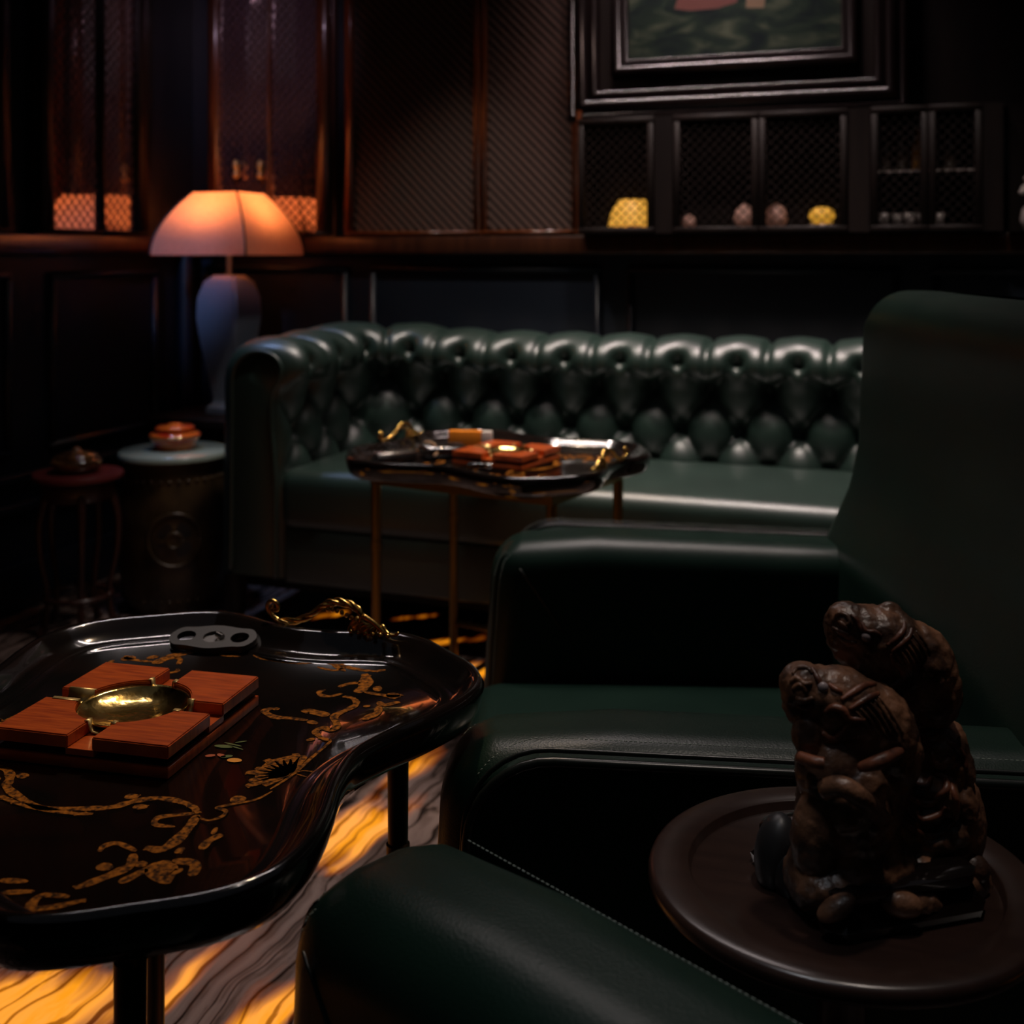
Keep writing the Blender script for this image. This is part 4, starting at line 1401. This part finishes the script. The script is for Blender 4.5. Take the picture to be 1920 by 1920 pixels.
sx_, sy_ = -2.345, 2.765
t = thing('plant_stand', 'low carved rosewood stand with a round maroon top, left of the drum stool', 'stand', (sx_, sy_, 0), R(10))
bm = bmesh.new(); lathe(bm, [(0, .435), (.115, .435), (.126, .440), (.128, .448), (.124, .454), (0, .454)], 40); finish(bm, 'top', M['maroon'], t, auto=50)
bm = bmesh.new(); lathe(bm, [(.088, .375), (.100, .385), (.105, .41), (.100, .435), (.088, .435), (.088, .375)], 40); finish(bm, 'apron', M['rosewood'], t, auto=50)
for k_ in range(5):
    a = 2 * PI * k_ / 5 + .3
    P = spline([(.092, .40), (.112, .32), (.108, .22), (.088, .12), (.094, .04), (.112, .0)], 5)
    bm = bmesh.new(); tube(bm, [(p.x * math.cos(a), p.x * math.sin(a), p.y) for p in P], [.014 - .006 * math.sin(PI * i / len(P)) for i in range(len(P))], 10); finish(bm, 'leg', M['rosewood'], t)
bm = bmesh.new(); tube(bm, [(.092 * math.cos(2 * PI * q / 32), .092 * math.sin(2 * PI * q / 32), .10) for q in range(33)], .008, 8); finish(bm, 'foot_ring', M['rosewood'], t)
t = thing('incense_burner', 'squat dark brown glazed burner with lid and ring handles on the maroon stand', 'burner', (sx_ - .005, sy_, .454))
bm = bmesh.new(); lathe(bm, [(0, 0), (.050, 0), (.056, .006), (.068, .018), (.072, .030), (.066, .040), (.060, .042), (0, .042)], 36); bd = finish(bm, 'bowl', M['brownglaze'], t)
bm = bmesh.new(); lathe(bm, [(.0, .042), (.062, .042), (.060, .050), (.040, .058), (.012, .061), (.010, .070), (0, .074)], 36); finish(bm, 'lid', M['brownglaze'], t)
for s_ in (-1, 1):
    bm = bmesh.new(); tube(bm, [(s_ * (.074 + .011 * math.cos(2 * PI * q / 16)), 0, .026 + .011 * math.sin(2 * PI * q / 16)) for q in range(17)], .0025, 6); finish(bm, 'ring_handle', M['brass_dull'], bd)

# ------------------------------------------------------------------ armchairs
def shear(bm, f):
    for v in bm.verts:
        v.co = Vector(f(v.co.x, v.co.y, v.co.z))


def make_armchair(loc, rz, label, back_h=1.02, AT=.160, ZT=.582, Wd=1.04, welt=True, z_drop=.022):
    t = thing('armchair', label, 'armchair', (loc[0], loc[1], 0), rz, 'smooth green leather armchairs')
    back = True

    def arm_shape(sgn):
        def f(x, y, z):
            x2 = x - .055 * max(0, (.60 - z)) * (1 if x < .3 else 0) * 1.0
            z2 = z - z_drop * (x / .7) * (1 if z > .4 else 0)
            if z > .42 and x < .16:
                z2 -= .024 * ((.16 - x) / .16) ** 1.5
            # crown: outer edge a little lower than the middle
            return (x2, y, z2)
        return f
    ARM_R = .055 if welt else .060
    for y0 in (0, Wd - AT):
        bm = rbox(0, .76, y0, y0 + AT, .10, ZT, ARM_R, 7, 5)
        shear(bm, arm_shape(1))
        arm = finish(bm, 'armrest', M['chair'], t)
        out = -1 if y0 == 0 else 1
        yo = y0 if out < 0 else y0 + AT
        # outer side panel framed by a welt
        r_ = .085
        top = ZT - .012
        pts = [(.035, .12)] + [(.035, top - r_)] + [(.035 + r_ - r_ * math.cos(PI / 2 * q / 8), top - r_ + r_ * math.sin(PI / 2 * q / 8)) for q in range(1, 9)] + [(.30, top), (.55, top), (.72, top)]
        def fx_(p):
            return (p[0] - .055 * max(0, .60 - p[1]) * (1 if p[0] < .3 else 0), p[1] - z_drop * p[0] / .7 * (1 if p[1] > .4 else 0))
        pth = [fx_(p) for p in pts]
        bm = bmesh.new()
        lo = [bm.verts.new((a, yo - out * .05, c)) for a, c in pth + [(.72, .12)]]
        hi = [bm.verts.new((a, yo + out * .003, c)) for a, c in pth + [(.72, .12)]]
        n_ = len(lo)
        bm.faces.new(lo); bm.faces.new(hi[::-1])
        for q in range(n_):
            bm.faces.new((lo[q], hi[q], hi[(q + 1) % n_], lo[(q + 1) % n_]))
        if welt:
            finish(bm, 'side_panel', M['chair'], arm, smooth=False)
        else:
            bm.free()
        P = [Vector((a, yo + out * .0035, c)) for a, c in pth]
        P2 = []
        for a, b_ in zip(P, P[1:]):
            nn = max(1, int((b_ - a).length / .03))
            P2 += [a.lerp(b_, q / nn) for q in range(nn)]
        P2.append(P[-1])
        if welt:
            bm = bmesh.new(); tube(bm, P2, .0052, 10); finish(bm, 'piping', M['piping'], arm)
        if welt:
            bm = bmesh.new(); tube(bm, [p + Vector((-.004, -out * .0085, .0085)) if p.z > .4 else p + Vector((-.009, -out * .005, 0)) for p in P2], .0028, 8); finish(bm, 'piping', M['piping'], arm)
        # stitches just above the welt, and down the arm front
        bm = bmesh.new()
        d_ = 0
        seq = [p + Vector((-.004, -out * .018, .0175)) for p in P2 if p.z > top - r_ - .02]
        if not welt:
            kq = ARM_R * .293 - .0004
            seq = [Vector((x_, yo - out * kq, ZT - kq - z_drop * x_ / .7)) for x_ in [.07 + .02 * q for q in range(33)]]
        for a, b_ in zip(seq, seq[1:]):
            ln = (b_ - a).length
            nn = max(1, round(ln / .0055))
            for q in range(nn):
                u0, u1 = q / nn, (q + .6) / nn
                tube(bm, [a.lerp(b_, u0), a.lerp(b_, u1)], .0005, 4)
        finish(bm, 'stitching', M['stitch'], arm)
        # mitred seam round the inner front corner
        yi = y0 + AT if out < 0 else y0
        bm = bmesh.new()
        P = spline([(-.0005 + .016, yi + out * .018, ZT - .016), (-.005, yi + out * .012, ZT - .07), (-.018, yi + out * .012, .40), (-.028, yi + out * .012, .15)], 8)
        bv = BVHTree.FromPolygons([v.co for v in arm.data.vertices], [tuple(q.vertices) for q in arm.data.polygons])
        P = [bv.find_nearest(q)[0] for q in P]
        tube(bm, P, .0016, 6)
        finish(bm, 'seam', M['piping'], arm)
        bm = bmesh.new()
        for off in (-.010, .010):
            for a, b_ in zip(P, P[1:]):
                nn = max(1, round((b_ - a).length / .006))
                for q in range(nn):
                    dd = Vector((-.004 if off * out > 0 else .004, off * .9, 0))
                    tube(bm, [bv.find_nearest(a.lerp(b_, q / nn) + dd)[0], bv.find_nearest(a.lerp(b_, (q + .6) / nn) + dd)[0]], .0006, 4)
        finish(bm, 'stitching', M['stitch'], arm)
        # diagonal seam on the inside face
        bm = bmesh.new()
        tube(bm, spline([(.05, yi - out * .0005, ZT - .055), (.13, yi - out * .0015, ZT - .17), (.20, yi - out * .0015, .30)], 5), .0014, 6)
        finish(bm, 'seam', M['piping'], arm)
    bm = rbox(.0, .70, AT - .01, Wd - AT + .01, .12, .26, .04, 4)
    finish(bm, 'seat_base', M['chair'], t)
    bm = rbox(-.03, .66, AT + .004, Wd - AT - .004, .21, .338, .045, 5, 3)
    finish(bm, 'seat_cushion', M['chair'], t)
    if back:
        bm = rbox(.0, .17, .0, Wd, .12, back_h, .068, 7, 6)

        def bs(x, y, z):
            zz = min(max(z, .3), 1.05)
            off = float(np.interp(zz, [.3, .55, .60, .66, .74, .86, .95, 1.02], [.57, .60, .622, .648, .663, .668, .672, .680]))
            # rounded upper corners
            if z > back_h - .10:
                e_ = min(y, Wd - y)
                if e_ < .10:
                    z -= .030 * (1 - e_ / .10) ** 2 * (z - (back_h - .10)) / .10
            return (x + off + .03 * math.sin(PI * y / Wd) * (1 if x < .08 else 0), y, z)
        bmesh.ops.subdivide_edges(bm, edges=[e_ for e_ in bm.edges if abs(e_.verts[0].co.z - e_.verts[1].co.z) > .08], cuts=5)
        shear(bm, bs)
        bk = finish(bm, 'backrest', M['chair'], t)
    for lx, ly in ((.06, .08), (.06, Wd - .08), (.68, .08), (.68, Wd - .08)):
        bm = bmesh.new(); lathe(bm, [(0, 0), (.016, 0), (.024, .06), (.026, .12), (0, .12)], 14, (lx, ly, 0)); finish(bm, 'leg', M['darkwood'], t, auto=40)
    return t


ox, oy = room(-.075, 1.200)
make_armchair((ox, oy), R(20 - 2.5), 'green leather armchair on the right with its high dark back at the right edge')
ox, oy = room(-.073 - 1.04 * .704, 1.000 - 1.04 * .71)
make_armchair((ox, oy), R(20 - 44.8), 'green leather armchair at the bottom edge, only its wide sloping arm shows', .93, .162, .632, 1.04, False, .02)

# ------------------------------------------------------------------ round side table and carved figure
tx_, ty_ = room(.279, .992)
t = thing('pedestal_table', 'round dark brown pedestal table with a grooved rim between the two armchairs', 'table', (tx_, ty_, 0))
bm = bmesh.new()
lathe(bm, [(0, .552), (.1255, .552), (.1262, .5525), (.1280, .5595), (.1292, .5606), (.150, .5606), (.1575, .5604), (.1610, .5585), (.1628, .5545), (.1628, .549), (.160, .5455), (.152, .541), (.140, .534), (0, .534)], 96)
finish(bm, 'table_top', M['tabletop'], t, auto=60)
bm = bmesh.new()
lathe(bm, [(0, 0), (.12, 0), (.12, .012), (.06, .03), (.024, .06), (.020, .2), (.028, .3), (.020, .4), (.022, .5), (.07, .5335), (0, .5335)], 40)
finish(bm, 'pedestal', M['tabletop'], t, auto=60)


def vox(bm, name, mt, parent, voxel, smooth_it=2):
    """fuse overlapping lumps into one carved surface"""
    me = bpy.data.meshes.new(name)
    bm.to_mesh(me); bm.free()
    o = bpy.data.objects.new(name + '_lump', me)
    C.objects.link(o)
    md = o.modifiers.new('r', 'REMESH'); md.mode = 'VOXEL'; md.voxel_size = voxel
    md2 = o.modifiers.new('s', 'SMOOTH'); md2.iterations = smooth_it; md2.factor = .5
    dg = bpy.context.evaluated_depsgraph_get()
    ev = o.evaluated_get(dg)
    me2 = bpy.data.meshes.new_from_object(ev)
    me2.name = name
    bpy.data.objects.remove(o)
    for v in me2.vertices:
        n_ = noise.fractal(v.co * 95, .9, 2.1, 3)
        v.co += v.normal * (n_ * .0015)
    me2.polygons.foreach_set('use_smooth', [True] * len(me2.polygons))
    me2.materials.clear()
    me2.materials.append(mt)
    o2 = bpy.data.objects.new(name, me2)
    C.objects.link(o2)
    o2.parent = parent
    return o2


# statue frame: x to the viewer's right, y away, z up; built around the middle of the plinth
SD = .985
fx_, fy_ = room(.295, SD)
ZS = .552
statue = thing('carved_figure', 'carved dark wood figure of two stacked horse heads on a black plinth', 'statue', (fx_, fy_, ZS), R(20))


def S(px, py, D):
    """millimetre sketch of the figure: columns and rows at 2.24 px per mm seen from 1 m"""
    return Vector(((px - 960) / 2200 * D - .295, D - SD, 1.08 - (py - 480) / 2200 * D - ZS))


def rotm(ang, axis='Y'):
    return Matrix.Rotation(R(ang), 4, axis)


# plinth
bm = bmesh.new()
ca, sa = math.cos(R(16)), math.sin(R(16))
def sq(h_, z, dx=0, dy=.0):
    cut = h_ * .16
    pts = [(h_ - cut, h_), (h_, h_ - cut), (h_, -h_ + cut), (h_ - cut, -h_), (-h_ + cut, -h_), (-h_, -h_ + cut), (-h_, h_ - cut), (-h_ + cut, h_)]
    return [bm.verts.new((x * ca - y * sa + dx, x * sa + y * ca + dy, z)) for x, y in pts]
lv = [sq(.071, 0), sq(.073, .008), sq(.068, .014), sq(.064, .024), sq(.067, .028), sq(.067, .034), sq(.060, .038)]
bm.faces.new(lv[0])
for a, b_ in zip(lv, lv[1:]):
    for q in range(8):
        bm.faces.new((a[q], a[(q + 1) % 8], b_[(q + 1) % 8], b_[q]))
bm.faces.new(lv[-1][::-1])
finish(bm, 'plinth', M['lacquer'], statue, auto=30)

# lower body
bm = bmesh.new()
for (px, py, D, r, an) in ((1590, 1520, .955, (.043, .036, .060), 4), (1560, 1445, .950, (.030, .030, .034), 0), (1600, 1625, .96, (.052, .044, .044), 0), (1640, 1450, .965, (.030, .032, .040), 20),
                           (1535, 1560, .94, (.022, .022, .040), 8), (1560, 1660, .93, (.030, .020, .014), -10), (1690, 1680, .935, (.034, .018, .013), 8), (1530, 1640, .95, (.026, .03, .03), 0),
                           (1515, 1380, .945, (.013, .014, .020), 0), (1620, 1400, .96, (.036, .03, .03), 0), (1610, 1500, .925, (.018, .012, .03), 35)):
    ell(bm, S(px, py, D), r, rotm(an), 20)
vox(bm, 'torso', M['carved'], statue, .0022)
# rear body with lumpy scales
bm = bmesh.new()
for (px, py, D, r, an) in ((1735, 1455, 1.01, (.033, .038, .055), 22), (1765, 1550, 1.01, (.035, .042, .055), 8), (1760, 1640, 1.0, (.042, .045, .036), 0), (1710, 1380, 1.015, (.020, .028, .032), 30),
                           (1722, 1345, 1.00, (.013, .013, .012), 0), (1748, 1372, 1.0, (.013, .013, .012), 0), (1762, 1410, .985, (.015, .014, .014), 0), (1795, 1440, 1.0, (.014, .02, .02), 0),
                           (1735, 1490, .975, (.016, .012, .014), 0), (1770, 1500, .972, (.014, .012, .016), 0), (1725, 1535, .97, (.020, .012, .010), -15), (1775, 1560, .97, (.018, .010, .010), 20), (1745, 1580, .965, (.022, .010, .009), 10),
                           (1700, 1600, .965, (.016, .012, .012), 0), (1800, 1520, .99, (.014, .02, .03), 0), (1790, 1660, .97, (.022, .018, .016), 0), (1725, 1650, .955, (.022, .015, .02), 0), (1665, 1560, .98, (.03, .03, .06), 0)):
    ell(bm, S(px, py, D), r, rotm(an), 20)
rear = vox(bm, 'scaled_body', M['carved'], statue, .0022, 1)


def head(cx, cy, D, k_, nm, upper):
    bm = bmesh.new()
    T = lambda dx, dy, dd=0: S(cx + dx * k_, cy + dy * k_, D + dd)
    parts_ = [((0, 0), (.040, .030, .030), 32, 0), ((-45, -25), (.026, .024, .022), 20, 0), ((-80, -40), (.019, .019, .019), 30, 0), ((-95, -22), (.012, .015, .011), 20, 0), ((-72, 5), (.018, .017, .016), 40, 0),
              ((-35, 32), (.024, .022, .024), 20, 0), ((10, 66), (.024, .024, .022), 0, 0), ((55, 45), (.034, .030, .042), -22, .004), ((78, 80), (.028, .026, .036), -12, .004), ((-100, -5), (.008, .012, .008), 0, 0)]
    if upper:
        parts_ += [((5, -62), (.010, .008, .009), 30, 0), ((18, -58), (.012, .008, .005), 40, 0)]
    for (d, r, an, dd) in parts_:
        ell(bm, T(d[0], d[1], dd), tuple(q * k_ for q in r), rotm(an), 20)
    hd = vox(bm, nm, M['carved'], statue, .0018, 2)
    return hd


CAMS = Vector((-.295, -SD, 1.08 - ZS))


def drape(tgt, pts, lift=0.0):
    """points of a carved line, dropped on to the lump they decorate"""
    me_ = tgt.data
    if 'bvh' not in drape.__dict__ or drape.key != tgt.name:
        drape.bvh = BVHTree.FromPolygons([v.co for v in me_.vertices], [tuple(q.vertices) for q in me_.polygons])
        drape.key = tgt.name
    out = []
    for x, y in pts:
        d = (S(1400 + x / 3.84, 1100 + y / 3.84, SD) - CAMS).normalized()
        hit = drape.bvh.ray_cast(CAMS, d)
        if hit[0] is not None:
            out.append(hit[0] - d * lift)
    return out


def carve(tgt, nm, mt_, lines, rad, lift=0.0):
    bm = bmesh.new()
    for ln in lines:
        P = drape(tgt, [(q.x, q.y) for q in spline(ln, 6)], lift)
        if len(P) > 3:
            n_ = len(P)
            tube(bm, P, [rad * (.45 + .55 * math.sin(PI * (i + .5) / n_)) for i in range(n_)], 8)
    finish(bm, nm, mt_, tgt)


lowh = head(1585, 1325, .955, 1.0, 'lower_head', False)
uph = head(1665, 1208, .99, .98, 'upper_head', True)
for ln in ([(1010, 425), (1080, 370), (1130, 310), (1138, 255)], [(1040, 470), (1110, 415), (1170, 355), (1188, 300)]):
    carve(uph, 'bridle_band', M['rust'], [ln], .0025)
carve(uph, 'mane', M['carved'], [[(1075 + 24 * q, 475 - 26 * q), (1125 + 26 * q, 560 - 26 * q), (1165 + 26 * q, 640 - 28 * q)] for q in range(7)], .0015)
carve(uph, 'brow', M['rust'], [[(750, 200), (790, 240), (815, 290), (850, 330)], [(830, 260), (860, 320), (930, 330), (970, 360)]], .0024)
carve(uph, 'muzzle_ridge', M['carved'], [[(625, 245), (655, 195), (715, 205), (740, 255), (700, 285)], [(660, 250), (690, 270), (730, 300)], [(615, 290), (680, 325), (740, 345)], [(650, 360), (720, 395), (790, 400)]], .0022)
carve(uph, 'cheek_curl', M['rust'], [[(1040, 480), (1060, 550), (1105, 580), (1125, 640), (1080, 700), (1010, 735), (960, 690), (965, 630)]], .0032)
bm = bmesh.new(); e_ = drape(uph, [(862, 362)])[0]; ell(bm, e_, (.0042, .004, .0042), seg=12); finish(bm, 'eye', M['eye'], uph)
for ln in ([(680, 815), (760, 765), (850, 712), (925, 700)], [(740, 885), (850, 815), (950, 765)]):
    carve(lowh, 'bridle_band', M['rust'], [ln], .0029)
carve(lowh, 'mane', M['carved'], [[(780 + 34 * q, 890 - 20 * q), (860 + 36 * q, 990 - 16 * q), (925 + 40 * q, 1095 - 8 * q)] for q in range(6)], .0016)
carve(lowh, 'brow', M['rust'], [[(470, 585), (500, 640), (530, 700), (545, 740)], [(590, 700), (640, 740), (690, 760)]], .0026)
carve(lowh, 'muzzle_ridge', M['carved'], [[(330, 630), (370, 585), (440, 590), (470, 625)], [(315, 685), (360, 660), (415, 700), (470, 690)], [(330, 740), (390, 700), (430, 760)], [(350, 800), (420, 820), (480, 800)], [(370, 860), (430, 870), (480, 850)]], .0026)
carve(lowh, 'cheek_curl', M['rust'], [[(560, 910), (620, 870), (690, 890), (740, 950), (850, 960)], [(540, 1050), (620, 1090), (700, 1040), (740, 960)]], .0036)
bm = bmesh.new(); e_ = drape(lowh, [(550, 725)])[0]; ell(bm, e_, (.0044, .004, .0044), seg=12); finish(bm, 'eye', M['eye'], lowh)
# collar, arms and small rust coloured details
bm = bmesh.new()
tube(bm, spline([S(1500, 1420, .93), S(1525, 1428, .918), S(1545, 1432, .915)], 5), .0048, 10)
finish(bm, 'collar', M['rust'], statue)
bm = bmesh.new()
tube(bm, spline([S(1610, 1440, .915), S(1650, 1428, .91), S(1690, 1408, .925)], 5), [.003, .004, .0045, .005, .0055, .0055, .0055, .005, .0045, .004, .003], 10)
finish(bm, 'collar', M['rust'], statue)
bm = bmesh.new()
tube(bm, spline([S(1545, 1480, .915), S(1580, 1475, .905), S(1620, 1500, .905), S(1650, 1530, .925)], 5), .008, 10)
finish(bm, 'folded_arm', M['carved'], statue)
bm = bmesh.new()
ell(bm, S(1568, 1702, .905), (.017, .010, .008), rotm(-30), 14)
finish(bm, 'foot', M['carved'], statue)
bm = bmesh.new()
ell(bm, S(1690, 1695, .918), (.018, .010, .010), rotm(8), 14)
finish(bm, 'foot', M['carved'], statue)
bm = bmesh.new()
ell(bm, S(1825, 1630, .975), (.014, .012, .013), rotm(20), 14)
finish(bm, 'foot', M['carved'], statue)
bm = bmesh.new()
tube(bm, spline([S(1752, 1262, 1.0), S(1756, 1290, 1.0), S(1735, 1312, 1.0), S(1712, 1325, 1.0)], 5), .004, 8)
finish(bm, 'tail_curl', M['carved'], statue)
carve(rear, 'mane_comb', M['carved'], [[(1135 + 26 * q, 1010 + 30 * q), (1095 + 26 * q, 1070 + 28 * q), (1055 + 28 * q, 1130 + 26 * q)] for q in range(7)], .0016)
carve(rear, 'scale_ridge', M['rust'], [[(1330, 1180), (1350, 1260), (1410, 1290), (1460, 1230)], [(1260, 1050), (1290, 1110), (1350, 1110), (1380, 1060)], [(1190, 940), (1230, 990), (1290, 980), (1310, 930)], [(1440, 1120), (1500, 1150), (1560, 1230), (1580, 1320)],
       [(1130, 1340), (1200, 1420), (1290, 1440), (1330, 1370)], [(1350, 1340), (1430, 1380), (1430, 1470), (1340, 1520)], [(1130, 1500), (1230, 1550), (1330, 1560), (1400, 1500)], [(1150, 1600), (1250, 1680), (1370, 1650), (1430, 1580)],
       [(1110, 1690), (1200, 1750), (1310, 1800), (1430, 1770)], [(1460, 1400), (1500, 1520), (1500, 1650), (1440, 1750)]], .0034)
# dark scroll at the left of the plinth
bm = bmesh.new()
ell(bm, S(1455, 1600, .99), (.018, .022, .034), rotm(8), 16)
ell(bm, S(1480, 1640, .98), (.016, .022, .026), rotm(-10), 16)
finish(bm, 'drapery', M['lampbase'] if False else M['blackmatte'], statue)
